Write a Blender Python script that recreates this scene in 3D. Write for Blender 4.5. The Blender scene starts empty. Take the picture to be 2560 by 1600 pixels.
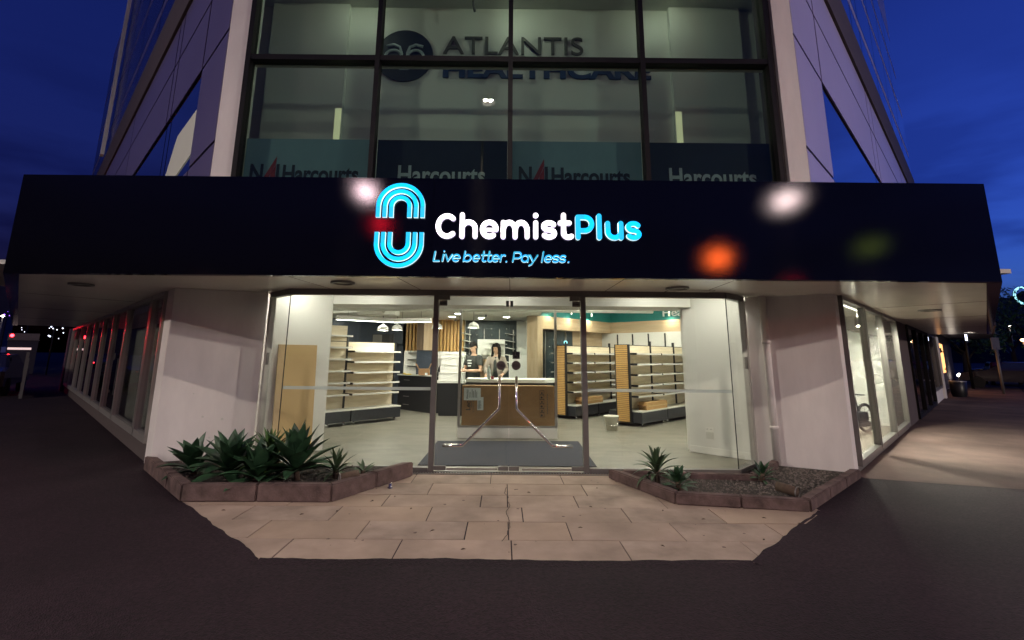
import bpy, bmesh, math, random
from mathutils import Vector, Matrix
random.seed(7)
PI = math.pi
# ------------------------------------------------------------------ exposure and light levels
SUN_EL, SUN_ROT, SKY_STR = -3.0, 70.0, 1.0
SKY_TINT = (0.80, 1.26, 2.3, 1)
STREET, NEAR, AMBER, SIDE_FILL = 270, 3000, 350, 5200
WALL_GLOW = [(1.10, 5.40), (1.10, 4.62), (1.95, 4.50), (2.65, 4.60), (2.05, 5.38)]  # outline of the glowing patch drawn for a lit room wall
scene = bpy.context.scene
col = scene.collection

# ------------------------------------------------------------------ camera
cam_data = bpy.data.cameras.new("camera")
cam = bpy.data.objects.new("camera", cam_data)
col.objects.link(cam)
cam_data.sensor_fit = 'HORIZONTAL'
cam_data.sensor_width = 36.0
cam_data.lens = 16.743
cam_data.shift_x = 0.00662
cam_data.shift_y = -0.0545
cam_data.clip_start = 0.05
cam_data.clip_end = 3000
PIT, YAW, ROL = 0.19, -0.00245, 0.0089
_fw = Vector((0, math.cos(PIT), math.sin(PIT)))
_up = Vector((0, -math.sin(PIT), math.cos(PIT)))
_rt = Vector((1, 0, 0))
_r2 = _rt * math.cos(ROL) + _up * math.sin(ROL)
_u2 = _up * math.cos(ROL) - _rt * math.sin(ROL)
_m = Matrix((_r2, _u2, -_fw)).transposed().to_4x4()
cam.matrix_world = Matrix.Translation((0, 0, 1.5)) @ Matrix.Rotation(YAW, 4, 'Z') @ _m
scene.camera = cam

# ------------------------------------------------------------------ sky
world = bpy.data.worlds.new("World")
scene.world = world
world.use_nodes = True
wn, wl = world.node_tree.nodes, world.node_tree.links
bg = wn["Background"]
sky = wn.new("ShaderNodeTexSky")
sky.sky_type = 'NISHITA'
sky.sun_disc = False
sky.sun_elevation = math.radians(SUN_EL)
sky.sun_rotation = math.radians(SUN_ROT)
sky.air_density = 1.0
sky.ozone_density = 4.0
tint = wn.new("ShaderNodeMix"); tint.data_type = 'RGBA'; tint.blend_type = 'MULTIPLY'
tint.inputs[0].default_value = 1.0
wl.new(sky.outputs[0], tint.inputs[6])
tint.inputs[7].default_value = SKY_TINT
# broken dusk cloud low in the sky
tc = wn.new("ShaderNodeTexCoord")
mp = wn.new("ShaderNodeMapping"); mp.inputs['Scale'].default_value = (2.2, 2.2, 9.0)
wl.new(tc.outputs['Generated'], mp.inputs[0])
nz = wn.new("ShaderNodeTexNoise"); nz.inputs['Scale'].default_value = 1.6; nz.inputs['Detail'].default_value = 6
wl.new(mp.outputs[0], nz.inputs['Vector'])
rp = wn.new("ShaderNodeValToRGB")
rp.color_ramp.elements[0].position = 0.43; rp.color_ramp.elements[0].color = (1, 1, 1, 1)
rp.color_ramp.elements[1].position = 0.60; rp.color_ramp.elements[1].color = (0.34, 0.33, 0.46, 1)
wl.new(nz.outputs[0], rp.inputs[0])
cl = wn.new("ShaderNodeMix"); cl.data_type = 'RGBA'; cl.blend_type = 'MULTIPLY'
sx = wn.new("ShaderNodeSeparateXYZ"); wl.new(tc.outputs['Generated'], sx.inputs[0])
mr = wn.new("ShaderNodeMapRange"); mr.inputs[1].default_value = 0.48; mr.inputs[2].default_value = 0.14
wl.new(sx.outputs['Z'], mr.inputs[0])
wl.new(mr.outputs[0], cl.inputs[0])
wl.new(tint.outputs[2], cl.inputs[6]); wl.new(rp.outputs[0], cl.inputs[7])
wl.new(cl.outputs[2], bg.inputs['Color'])
bg.inputs['Strength'].default_value = SKY_STR

vs = scene.view_settings
vs.view_transform = 'Standard'
vs.look = 'None'
vs.exposure = 0.0
vs.gamma = 1.0

# ------------------------------------------------------------------ materials
def new_mat(name):
    m = bpy.data.materials.new(name); m.use_nodes = True
    nt = m.node_tree
    return m, nt.nodes, nt.links, nt.nodes["Principled BSDF"]

def mat(name, c, rough=0.6, metal=0.0, spec=0.5, var=0.12, scale=4.0, bump=0.0, bscale=60.0, stretch=(1, 1, 1), coat=0.0):
    """principled surface with procedural colour variation (wear, dirt, grain)"""
    m, n, l, p = new_mat(name)
    p.inputs['Roughness'].default_value = rough
    p.inputs['Metallic'].default_value = metal
    p.inputs['Specular IOR Level'].default_value = spec
    p.inputs['Coat Weight'].default_value = coat
    t = n.new("ShaderNodeTexCoord")
    mpn = n.new("ShaderNodeMapping"); mpn.inputs['Scale'].default_value = stretch
    l.new(t.outputs['Object'], mpn.inputs[0])
    a = n.new("ShaderNodeTexNoise"); a.inputs['Scale'].default_value = scale; a.inputs['Detail'].default_value = 5
    a.inputs['Roughness'].default_value = 0.6
    l.new(mpn.outputs[0], a.inputs['Vector'])
    mrn = n.new("ShaderNodeMapRange")
    mrn.inputs[1].default_value = 0.3; mrn.inputs[2].default_value = 0.7
    mrn.inputs[3].default_value = 1 - var; mrn.inputs[4].default_value = 1 + var
    l.new(a.outputs[0], mrn.inputs[0])
    mx = n.new("ShaderNodeMix"); mx.data_type = 'RGBA'; mx.blend_type = 'MULTIPLY'; mx.inputs[0].default_value = 1
    mx.inputs[6].default_value = (*c, 1)
    l.new(mrn.outputs[0], mx.inputs[7])
    l.new(mx.outputs[2], p.inputs['Base Color'])
    if bump:
        b = n.new("ShaderNodeTexNoise"); b.inputs['Scale'].default_value = bscale; b.inputs['Detail'].default_value = 4
        l.new(mpn.outputs[0], b.inputs['Vector'])
        bp = n.new("ShaderNodeBump"); bp.inputs['Strength'].default_value = bump; bp.inputs['Distance'].default_value = 0.01
        l.new(b.outputs[0], bp.inputs['Height']); l.new(bp.outputs[0], p.inputs['Normal'])
    return m

def wood(name, c1, c2, scale=6, stretch=(1, 1, 8), rough=0.5):
    m, n, l, p = new_mat(name)
    t = n.new("ShaderNodeTexCoord")
    mpn = n.new("ShaderNodeMapping"); mpn.inputs['Scale'].default_value = stretch
    l.new(t.outputs['Object'], mpn.inputs[0])
    a = n.new("ShaderNodeTexNoise"); a.inputs['Scale'].default_value = scale; a.inputs['Detail'].default_value = 6
    l.new(mpn.outputs[0], a.inputs['Vector'])
    r = n.new("ShaderNodeValToRGB")
    r.color_ramp.elements[0].position = 0.32; r.color_ramp.elements[0].color = (*c1, 1)
    r.color_ramp.elements[1].position = 0.68; r.color_ramp.elements[1].color = (*c2, 1)
    l.new(a.outputs[0], r.inputs[0]); l.new(r.outputs[0], p.inputs['Base Color'])
    p.inputs['Roughness'].default_value = rough
    return m

def glow(name, c, s):
    m, n, l, p = new_mat(name)
    p.inputs['Base Color'].default_value = (*c, 1)
    p.inputs['Emission Color'].default_value = (*c, 1)
    p.inputs['Emission Strength'].default_value = s
    return m

def glass(name, tintc=(0.95, 0.97, 0.95), ior=1.45, boost=1.0, rough=0.0):
    m = bpy.data.materials.new(name); m.use_nodes = True
    n, l = m.node_tree.nodes, m.node_tree.links
    n.remove(n["Principled BSDF"])
    tr = n.new("ShaderNodeBsdfTransparent"); tr.inputs[0].default_value = (*tintc, 1)
    g = n.new("ShaderNodeBsdfGlossy"); g.inputs['Roughness'].default_value = rough
    lw = n.new("ShaderNodeLayerWeight"); lw.inputs['Blend'].default_value = 0.5   # facing = 1 - cos
    pw = n.new("ShaderNodeMath"); pw.operation = 'POWER'; pw.inputs[1].default_value = 5.0
    l.new(lw.outputs['Facing'], pw.inputs[0])
    r0 = ((ior - 1) / (ior + 1)) ** 2
    mu = n.new("ShaderNodeMath"); mu.operation = 'MULTIPLY_ADD'; mu.inputs[1].default_value = (1 - r0) * boost; mu.inputs[2].default_value = r0 * boost; mu.use_clamp = True
    l.new(pw.outputs[0], mu.inputs[0])
    mx = n.new("ShaderNodeMixShader")
    l.new(mu.outputs[0], mx.inputs[0]); l.new(tr.outputs[0], mx.inputs[1]); l.new(g.outputs[0], mx.inputs[2])
    l.new(mx.outputs[0], n["Material Output"].inputs[0])
    return m

M = {}
def asphalt(name):
    """worn street surface: broad stains, pale aggregate and dark binder"""
    m, n, l, p = new_mat(name)
    t = n.new("ShaderNodeTexCoord")
    a = n.new("ShaderNodeTexNoise"); a.inputs['Scale'].default_value = 0.55; a.inputs['Detail'].default_value = 7; a.inputs['Roughness'].default_value = 0.65
    f_ = n.new("ShaderNodeTexVoronoi"); f_.inputs['Scale'].default_value = 95; f_.feature = 'F1'
    c_ = n.new("ShaderNodeTexNoise"); c_.inputs['Scale'].default_value = 38; c_.inputs['Detail'].default_value = 4
    for q in (a, f_, c_): l.new(t.outputs['Object'], q.inputs['Vector'])
    r1 = n.new("ShaderNodeValToRGB")
    r1.color_ramp.elements[0].position = 0.30; r1.color_ramp.elements[0].color = (0.0115, 0.0056, 0.0082, 1)
    r1.color_ramp.elements[1].position = 0.72; r1.color_ramp.elements[1].color = (0.031, 0.0158, 0.0215, 1)
    l.new(a.outputs[0], r1.inputs[0])
    r2 = n.new("ShaderNodeMapRange"); r2.inputs[1].default_value = 0.35; r2.inputs[2].default_value = 0.75; r2.inputs[3].default_value = 0.55; r2.inputs[4].default_value = 1.75
    l.new(c_.outputs[0], r2.inputs[0])
    mx = n.new("ShaderNodeMix"); mx.data_type = 'RGBA'; mx.blend_type = 'MULTIPLY'; mx.inputs[0].default_value = 1
    l.new(r1.outputs[0], mx.inputs[6]); l.new(r2.outputs[0], mx.inputs[7]); l.new(mx.outputs[2], p.inputs['Base Color'])
    p.inputs['Roughness'].default_value = 0.82; p.inputs['Specular IOR Level'].default_value = 0.3
    bp = n.new("ShaderNodeBump"); bp.inputs['Strength'].default_value = 0.7; bp.inputs['Distance'].default_value = 0.008
    l.new(f_.outputs[0], bp.inputs['Height']); l.new(bp.outputs[0], p.inputs['Normal'])
    return m
M['asphalt'] = asphalt("asphalt")
M['lit_footpath'] = mat("lit_footpath", (0.092, 0.060, 0.053), 0.85, var=0.5, scale=0.7, bump=0.4, bscale=90, spec=0.25)
M['paver'] = mat("paver", (0.375, 0.285, 0.22), 0.8, var=0.26, scale=1.6, bump=0.35, bscale=90, spec=0.3)
M['paver_grey'] = mat("paver_grey", (0.358, 0.277, 0.217), 0.82, var=0.30, scale=2.4, bump=0.4, bscale=80, spec=0.3)
M['paver_tan'] = mat("paver_tan", (0.392, 0.294, 0.218), 0.8, var=0.24, scale=1.1, bump=0.35, bscale=100, spec=0.3)
M['grime'] = mat("grime", (0.14, 0.10, 0.08), 0.9, var=0.3, scale=20)
M['joint'] = mat("joint", (0.075, 0.056, 0.045), 0.95)
M['kerb'] = mat("kerb", (0.125, 0.086, 0.078), 0.9, var=0.45, scale=5, bump=0.6, bscale=50, spec=0.2)
M['soil'] = mat("soil", (0.035, 0.027, 0.02), 0.95, var=0.5, scale=20, bump=1, bscale=80)
M['pebble'] = mat("pebble", (0.12, 0.10, 0.085), 0.85, var=0.6, scale=25)
M['render_white'] = mat("render_white", (0.74, 0.71, 0.67), 0.7, var=0.11, scale=1.3, bump=0.12, bscale=35, stretch=(1.6, 1.6, 0.5))
M['white'] = mat("white", (0.78, 0.77, 0.72), 0.5, var=0.02, scale=1)
M['inner_white'] = mat("inner_white", (0.74, 0.735, 0.69), 0.5, var=0.02, scale=0.8)
M['ceiling'] = mat("ceiling", (0.62, 0.62, 0.56), 0.8, var=0.04)
M['frame'] = mat("frame", (0.17, 0.16, 0.15), 0.4, metal=0.35, var=0.08)
M['frame_dark'] = mat("frame_dark", (0.007, 0.0065, 0.007), 0.5, spec=0.25, var=0.1)
M['alu'] = mat("alu", (0.46, 0.44, 0.41), 0.35, metal=0.7, var=0.06)
M['steel'] = mat("steel", (0.68, 0.64, 0.60), 0.14, metal=1.0, var=0.04)
def lacquer(name, c, rough):
    """dark semi-gloss panel: a soft clear reflection over a nearly black body"""
    m = bpy.data.materials.new(name); m.use_nodes = True
    n, l = m.node_tree.nodes, m.node_tree.links
    n.remove(n["Principled BSDF"])
    d = n.new("ShaderNodeBsdfDiffuse"); d.inputs[0].default_value = (*c, 1)
    g_ = n.new("ShaderNodeBsdfGlossy"); g_.distribution = 'BECKMANN'
    t = n.new("ShaderNodeTexCoord"); a = n.new("ShaderNodeTexNoise"); a.inputs['Scale'].default_value = 1.4; a.inputs['Detail'].default_value = 4
    l.new(t.outputs['Object'], a.inputs['Vector'])
    q = n.new("ShaderNodeMapRange"); q.inputs[3].default_value = rough * 0.88; q.inputs[4].default_value = rough * 1.12
    l.new(a.outputs[0], q.inputs[0]); l.new(q.outputs[0], g_.inputs['Roughness'])
    fr = n.new("ShaderNodeFresnel"); fr.inputs['IOR'].default_value = 1.5
    mx = n.new("ShaderNodeMixShader")
    l.new(fr.outputs[0], mx.inputs[0]); l.new(d.outputs[0], mx.inputs[1]); l.new(g_.outputs[0], mx.inputs[2])
    l.new(mx.outputs[0], n["Material Output"].inputs[0])
    return m
M['fascia'] = lacquer("fascia", (0.003, 0.003, 0.006), 0.121)
M['soffit'] = mat("soffit", (0.83, 0.78, 0.69), 0.24, var=0.06, scale=1.2, spec=0.6)
M['glass'] = glass("glass")
M['glass_street'] = glass("glass_street", (0.42, 0.43, 0.40), 1.5, 1.15)
M['glass_upper'] = glass("glass_upper", (0.73, 0.81, 0.765), 1.45, 1.0)
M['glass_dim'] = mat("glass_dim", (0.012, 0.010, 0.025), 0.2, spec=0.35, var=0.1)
M['glass_mirror'] = mat("glass_mirror", (0.015, 0.025, 0.05), 0.04, spec=1.0, var=0.02, coat=1.0)
M['frost'] = mat("frost", (0.56, 0.66, 0.60), 0.6, var=0.02)
M['frost'].node_tree.nodes["Principled BSDF"].inputs['Alpha'].default_value = 0.62
M['panel_right_lit'] = mat("panel_right_lit", (0.50, 0.46, 0.62), 0.30, metal=0.1, var=0.06, scale=0.5)
M['panel_left_shaded'] = mat("panel_left_shaded", (0.15, 0.125, 0.20), 0.32, metal=0.2, var=0.08, scale=0.5)  # darker copy of the right-hand panel; its weaker light is in the colour
M['band'] = mat("band", (0.075, 0.058, 0.054), 0.7, var=0.1)
M['vinyl'] = mat("vinyl", (0.165, 0.152, 0.122), 0.45, var=0.22, scale=1.8, stretch=(1, 2.2, 1), spec=0.4)
M['black'] = mat("black", (0.012, 0.012, 0.014), 0.4, var=0.1)
M['charcoal'] = mat("charcoal", (0.022, 0.024, 0.03), 0.45, var=0.1)
M['navy'] = mat("navy", (0.022, 0.033, 0.052), 0.5, var=0.15)
M['slate'] = mat("slate", (0.035, 0.052, 0.06), 0.45, var=0.5, scale=2.2, stretch=(1, 1, 0.6))
M['mat_grey'] = mat("mat_grey", (0.022, 0.025, 0.040), 0.95, var=0.12, scale=30)
M['mdf'] = mat("mdf", (0.52, 0.36, 0.17), 0.65, var=0.06, scale=1.2)
M['cardboard'] = mat("cardboard", (0.30, 0.165, 0.075), 0.85, var=0.08, scale=6)
M['cardboard_light'] = mat("cardboard_light", (0.42, 0.25, 0.10), 0.8, var=0.08, scale=6)
M['oak'] = wood("oak", (0.40, 0.29, 0.18), (0.52, 0.40, 0.27), 3.0, (4, 4, 0.5))
M['oak_flat'] = wood("oak_flat", (0.44, 0.33, 0.20), (0.56, 0.44, 0.29), 2.0, (0.6, 0.6, 7))
M['oak_dark'] = wood("oak_dark", (0.13, 0.085, 0.055), (0.20, 0.135, 0.09), 3.0, (4, 4, 0.5))
M['pine'] = wood("pine", (0.50, 0.29, 0.09), (0.68, 0.43, 0.16), 3.0, (4, 4, 0.4))
M['board'] = wood("board", (0.60, 0.52, 0.37), (0.74, 0.66, 0.50), 2.0, (0.8, 0.8, 8))
M['slat_orange'] = wood("slat_orange", (0.50, 0.28, 0.08), (0.62, 0.37, 0.13), 2.0, (0.8, 0.8, 8))
M['teal'] = mat("teal", (0.010, 0.165, 0.155), 0.6, var=0.05)
M['shelf_edge'] = mat("shelf_edge", (0.55, 0.54, 0.50), 0.4, var=0.04)
M['chrome'] = mat("chrome", (0.7, 0.7, 0.7), 0.15, metal=1)
M['leaf'] = mat("leaf", (0.030, 0.078, 0.036), 0.40, var=0.35, scale=9, spec=0.45)
M['leaf_lime'] = mat("leaf_lime", (0.060, 0.130, 0.028), 0.5, var=0.35, scale=12)
M['leaf_dull'] = mat("leaf_dull", (0.050, 0.090, 0.040), 0.5, var=0.35, scale=12)
M['stem'] = mat("stem", (0.09, 0.06, 0.04), 0.9, var=0.3, scale=20)
M['text_dark'] = mat("text_dark", (0.010, 0.014, 0.022), 0.6)
M['text_grey'] = mat("text_grey", (0.09, 0.085, 0.07), 0.6)
M['text_blue'] = mat("text_blue", (0.022, 0.05, 0.13), 0.6)
M['text_light'] = mat("text_light", (0.42, 0.48, 0.50), 0.6)
M['text_white'] = mat("text_white", (0.75, 0.78, 0.76), 0.6)
M['red'] = mat("red", (0.22, 0.012, 0.016), 0.6)
M['banner_teal'] = mat("banner_teal", (0.19, 0.295, 0.345), 0.7, var=0.1, scale=1.5)
M['banner_navy'] = mat("banner_navy", (0.010, 0.016, 0.026), 0.7, var=0.15)
M['skin'] = mat("skin", (0.50, 0.30, 0.20), 0.55, var=0.06)
M['hair'] = mat("hair", (0.010, 0.008, 0.007), 0.75, spec=0.2)
M['tee'] = mat("tee", (0.028, 0.030, 0.028), 0.85, var=0.15)
M['trouser'] = mat("trouser", (0.018, 0.018, 0.022), 0.85)
M['beige_knit'] = mat("beige_knit", (0.30, 0.25, 0.21), 0.9, var=0.08)
M['sticker'] = mat("sticker", (0.085, 0.068, 0.062), 0.6)
M['label_white'] = mat("label_white", (0.62, 0.66, 0.68), 0.6)
M['bucket'] = mat("bucket", (0.66, 0.65, 0.56), 0.45)
M['bottle'] = mat("bottle", (0.55, 0.62, 0.62), 0.15, var=0.3, scale=30, spec=0.8)
M['yellow'] = mat("yellow", (0.75, 0.55, 0.05), 0.5)
M['car_dark'] = mat("car_dark", (0.02, 0.018, 0.024), 0.2, coat=1.0, spec=0.6)
M['car_white'] = mat("car_white", (0.5, 0.48, 0.48), 0.3, coat=0.6)
M['car_red'] = mat("car_red", (0.05, 0.006, 0.009), 0.3, coat=1.0)
M['tyre'] = mat("tyre", (0.012, 0.012, 0.012), 0.9)
M['far_building'] = mat("far_building", (0.05, 0.04, 0.06), 0.8, var=0.2, scale=0.3)
M['hill'] = mat("hill", (0.012, 0.014, 0.016), 0.95, var=0.5, scale=0.05)
M['bark'] = mat("bark", (0.03, 0.022, 0.018), 0.9)
M['pole'] = mat("pole", (0.16, 0.15, 0.15), 0.5, metal=0.3)
WARM = (1.0, 0.965, 0.85)
M['lamp_shop'] = glow("lamp_shop", WARM, 328)
M['lamp_dome'] = glow("lamp_dome", WARM, 110)
M['lamp_scallop'] = glow("lamp_scallop", (1.0, 0.88, 0.66), 1100)
M['lamp_window'] = glow("lamp_window", (1.0, 0.95, 0.84), 122)
M['led'] = glow("led", (1.0, 0.97, 0.90), 14)
M['led_dim'] = glow("led_dim", (1.0, 0.95, 0.85), 9)
M['lamp_upstairs'] = glow("lamp_upstairs", (0.97, 1.0, 0.82), 20)
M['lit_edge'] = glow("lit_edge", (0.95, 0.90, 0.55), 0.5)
M['lamp_side'] = glow("lamp_side", (1.0, 0.96, 0.80), 7000)
M['sign_white'] = glow("sign_white", (1.0, 0.97, 1.0), 1.05)
M['sign_return'] = glow("sign_return", (0.80, 0.72, 0.95), 0.55)
M['sign_cyan'] = glow("sign_cyan", (0.010, 0.46, 0.76), 1.0)
M['sign_cyan_dim'] = glow("sign_cyan_dim", (0.03, 0.38, 0.62), 0.9)
M['sign_edge'] = glow("sign_edge", (0.70, 0.93, 1.0), 1.05)
M['street_lamp'] = glow("street_lamp", (1.0, 0.76, 0.74), STREET)
M['street_lamp_left'] = glow("street_lamp_left", (1.0, 0.70, 0.76), STREET)
M['fill_lamp_far'] = glow("fill_lamp_far", (1.0, 0.86, 0.76), SIDE_FILL)
M['street_lamp_near'] = glow("street_lamp_near", (1.0, 0.85, 0.73), NEAR)
M['amber'] = glow("amber", (1.0, 0.13, 0.02), AMBER)
M['signal_red'] = glow("signal_red", (1.0, 0.01, 0.03), 190)
M['signal_red_near'] = glow("signal_red_near", (1.0, 0.02, 0.05), 130)
M['signal_red_far'] = glow("signal_red_far", (1.0, 0.01, 0.03), 700)
M['signal_off'] = mat("signal_off", (0.03, 0.03, 0.02), 0.4)
M['signal_green'] = glow("signal_green", (0.45, 0.60, 0.10), 36)
M['headlight'] = glow("headlight", (1.0, 0.86, 0.70), 40)
M['shop_lamp'] = glow("shop_lamp", (1.0, 0.55, 0.25), 25)
M['tail'] = glow("tail", (1.0, 0.02, 0.03), 22)
M['shop_orange'] = glow("shop_orange", (1.0, 0.45, 0.16), 2.2)
M['neon_violet'] = glow("neon_violet", (0.35, 0.12, 1.0), 5)
M['neon_white'] = glow("neon_white", (0.75, 0.80, 1.0), 4)
M['neon_teal'] = glow("neon_teal", (0.35, 0.85, 0.95), 2.0)

# ------------------------------------------------------------------ mesh building
class MB:
    """collects geometry, links it as one mesh object"""
    def __init__(s):
        s.bm = bmesh.new(); s.mi = 0
    def face(s, pts):
        vs_ = [s.bm.verts.new(p) for p in pts]
        try:
            f = s.bm.faces.new(vs_); f.material_index = s.mi; return f
        except ValueError:
            return None
    def box(s, x0, y0, z0, x1, y1, z1):
        return s.prism([(x0, y0), (x1, y0), (x1, y1), (x0, y1)], z0, z1)
    def prism(s, poly, z0, z1):
        a = sum(poly[i][0] * poly[(i + 1) % len(poly)][1] - poly[(i + 1) % len(poly)][0] * poly[i][1] for i in range(len(poly)))
        if a < 0: poly = poly[::-1]
        lo = [s.bm.verts.new((p[0], p[1], z0)) for p in poly]
        hi = [s.bm.verts.new((p[0], p[1], z1)) for p in poly]
        k = len(poly)
        fs = [s.bm.faces.new(lo[::-1]), s.bm.faces.new(hi)]
        for i in range(k):
            fs.append(s.bm.faces.new((lo[i], lo[(i + 1) % k], hi[(i + 1) % k], hi[i])))
        for f in fs: f.material_index = s.mi
        return fs
    def wall(s, a, b, z0, z1, th, side=1):
        """slab standing on the plan line a-b, thickened to its left (side=1) or right"""
        a, b = Vector(a), Vector(b); d = (b - a).normalized(); nrm = Vector((-d.y, d.x)) * th * side
        return s.prism([tuple(a), tuple(b), tuple(b + nrm), tuple(a + nrm)], z0, z1)
    def obox(s, c, size, rotz=0.0, tilt=None):
        mtx = Matrix.Translation(c) @ Matrix.Rotation(rotz, 4, 'Z')
        if tilt: mtx = mtx @ tilt
        hx, hy, hz = size[0] / 2, size[1] / 2, size[2] / 2
        v = [s.bm.verts.new(mtx @ Vector((sx_ * hx, sy_ * hy, sz_ * hz))) for sz_ in (-1, 1) for sy_ in (-1, 1) for sx_ in (-1, 1)]
        for q in ((0, 2, 3, 1), (4, 5, 7, 6), (0, 1, 5, 4), (2, 6, 7, 3), (0, 4, 6, 2), (1, 3, 7, 5)):
            f = s.bm.faces.new([v[i] for i in q]); f.material_index = s.mi
    def tube(s, path, rad, seg=10, cap=True):
        path = [Vector(p) for p in path]
        n_ = len(path)
        rs = rad if isinstance(rad, (list, tuple)) else [rad] * n_
        rings = []
        up = None
        for i, p in enumerate(path):
            if i == 0: d = path[1] - p
            elif i == n_ - 1: d = p - path[i - 1]
            else: d = (path[i + 1] - p).normalized() + (p - path[i - 1]).normalized()
            d.normalize()
            if up is None:
                up = Vector((0, 0, 1)) if abs(d.z) < 0.9 else Vector((1, 0, 0))
            sd = d.cross(up)
            if sd.length < 1e-5: sd = d.cross(Vector((0, 1, 0)))
            sd.normalize(); up = sd.cross(d).normalized()
            rings.append([s.bm.verts.new(p + (sd * math.cos(2 * PI * k / seg) + up * math.sin(2 * PI * k / seg)) * rs[i]) for k in range(seg)])
        for i in range(n_ - 1):
            for k in range(seg):
                f = s.bm.faces.new((rings[i][k], rings[i][(k + 1) % seg], rings[i + 1][(k + 1) % seg], rings[i + 1][k]))
                f.material_index = s.mi; f.smooth = True
        if cap:
            for r_, rev in ((rings[0], True), (rings[-1], False)):
                f = s.bm.faces.new(r_[::-1] if rev else r_); f.material_index = s.mi
    def lathe(s, prof, c=(0, 0, 0), seg=24, cap=False):
        rings = []
        for r_, z in prof:
            rings.append([s.bm.verts.new((c[0] + r_ * math.cos(2 * PI * k / seg), c[1] + r_ * math.sin(2 * PI * k / seg), c[2] + z)) for k in range(seg)])
        for i in range(len(prof) - 1):
            for k in range(seg):
                f = s.bm.faces.new((rings[i][k], rings[i][(k + 1) % seg], rings[i + 1][(k + 1) % seg], rings[i + 1][k]))
                f.material_index = s.mi; f.smooth = True
        if cap:
            f = s.bm.faces.new(rings[0][::-1]); f.material_index = s.mi
            f = s.bm.faces.new(rings[-1]); f.material_index = s.mi
    def loft(s, rings, cap=True, smooth=True):
        vr = [[s.bm.verts.new(p) for p in r_] for r_ in rings]
        k_ = len(vr[0])
        for i in range(len(vr) - 1):
            for k in range(k_):
                f = s.bm.faces.new((vr[i][k], vr[i][(k + 1) % k_], vr[i + 1][(k + 1) % k_], vr[i + 1][k]))
                f.material_index = s.mi; f.smooth = smooth
        if cap:
            f = s.bm.faces.new(vr[0][::-1]); f.material_index = s.mi
            f = s.bm.faces.new(vr[-1]); f.material_index = s.mi
    def ball(s, c, r_, seg=14, rings=9):
        prof = [(max(1e-4, math.sin(PI * i / rings)), -math.cos(PI * i / rings)) for i in range(rings + 1)]
        if not isinstance(r_, (tuple, list)): r_ = (r_, r_, r_)
        vr = []
        for pr_, pz in prof:
            vr.append([(c[0] + r_[0] * pr_ * math.cos(2 * PI * k / seg), c[1] + r_[1] * pr_ * math.sin(2 * PI * k / seg), c[2] + r_[2] * pz) for k in range(seg)])
        s.loft(vr)
    def build(s, name, m, parent=None, loc=None, rotz=0.0, smooth=None, bevel=0.0):
        me = bpy.data.meshes.new(name)
        if bevel:
            bmesh.ops.bevel(s.bm, geom=[e for e in s.bm.edges], offset=bevel, segments=2, affect='EDGES', clamp_overlap=True)
        bmesh.ops.recalc_face_normals(s.bm, faces=s.bm.faces)
        s.bm.to_mesh(me); s.bm.free()
        for mm in (m if isinstance(m, (list, tuple)) else [m]): me.materials.append(mm)
        o = bpy.data.objects.new(name, me); col.objects.link(o)
        if parent: o.parent = parent
        if loc: o.location = loc
        o.rotation_euler.z = rotz
        if smooth is not None:
            for p_ in me.polygons: p_.use_smooth = smooth
        return o

def tag(o, label=None, cat=None, group=None, kind=None):
    if label: o['label'] = label
    if cat: o['category'] = cat
    if group: o['group'] = group
    if kind: o['kind'] = kind
    return o

def thing(name, label, cat, loc=(0, 0, 0), rotz=0.0, group=None):
    o = bpy.data.objects.new(name, None); col.objects.link(o)
    o.empty_display_size = 0.2
    o.location = loc; o.rotation_euler.z = rotz
    return tag(o, label, cat, group)

def struct(o): return tag(o, kind='structure')

def copy_tree(o, parent=None, loc=None, rotz=None, label=None):
    c = o.copy(); col.objects.link(c)
    if parent: c.parent = parent
    if loc is not None: c.location = loc
    if rotz is not None: c.rotation_euler.z = rotz
    if label: c['label'] = label
    for ch in list(o.children): copy_tree(ch, c)
    return c

def bx(name, m, parent, *a, bevel=0.0):
    b = MB(); b.box(*a); return b.build(name, m, parent, bevel=bevel)

def text_mesh(body, size, bold=0.0, depth=0.004, shear=0.0, space=1.0):
    """flat lettering from the built-in font as a mesh in the XZ plane, left edge and baseline at the origin"""
    cu = bpy.data.curves.new("lettering", 'FONT')
    cu.body = body; cu.size = size; cu.offset = bold; cu.extrude = depth / 2; cu.shear = shear; cu.space_character = space
    cu.resolution_u = 6
    o = bpy.data.objects.new("lettering", cu); col.objects.link(o)
    dg = bpy.context.evaluated_depsgraph_get(); dg.update()
    me = bpy.data.meshes.new_from_object(o.evaluated_get(dg))
    bpy.data.objects.remove(o); bpy.data.curves.remove(cu)
    me.transform(Matrix.Rotation(PI / 2, 4, 'X'))
    return me

def text(name, body, m, parent, box, y, bold=0.0, depth=0.004, mirror=False, rot=None, place=None):
    """lettering stretched to the rectangle box=(x0,z0,x1,z1) of the plane at y; box covers the glyph extents"""
    me = text_mesh(body, 1.0, bold, 0.01)
    xs = [v.co.x for v in me.vertices]; zs = [v.co.z for v in me.vertices]
    x0, x1, z0, z1 = min(xs), max(xs), min(zs), max(zs)
    for v in me.vertices:
        u = (v.co.x - x0) / (x1 - x0); w = (v.co.z - z0) / (z1 - z0)
        if mirror: u = 1 - u
        if rot == 90:   # written upwards
            u, w = 1 - w, u
        v.co = (box[0] + u * (box[2] - box[0]), y + v.co.y / 0.01 * depth, box[1] + w * (box[3] - box[1]))
        if place: v.co = place @ v.co
    me.materials.append(m)
    o = bpy.data.objects.new(name, me); col.objects.link(o)
    if parent: o.parent = parent
    return o

# ================================================================== the ground
g = MB(); g.face([(-900, -300, -0.006), (900, -300, -0.006), (900, 900, -0.006), (-900, 900, -0.006)])
struct(g.build("ground", M['asphalt']))

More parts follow.
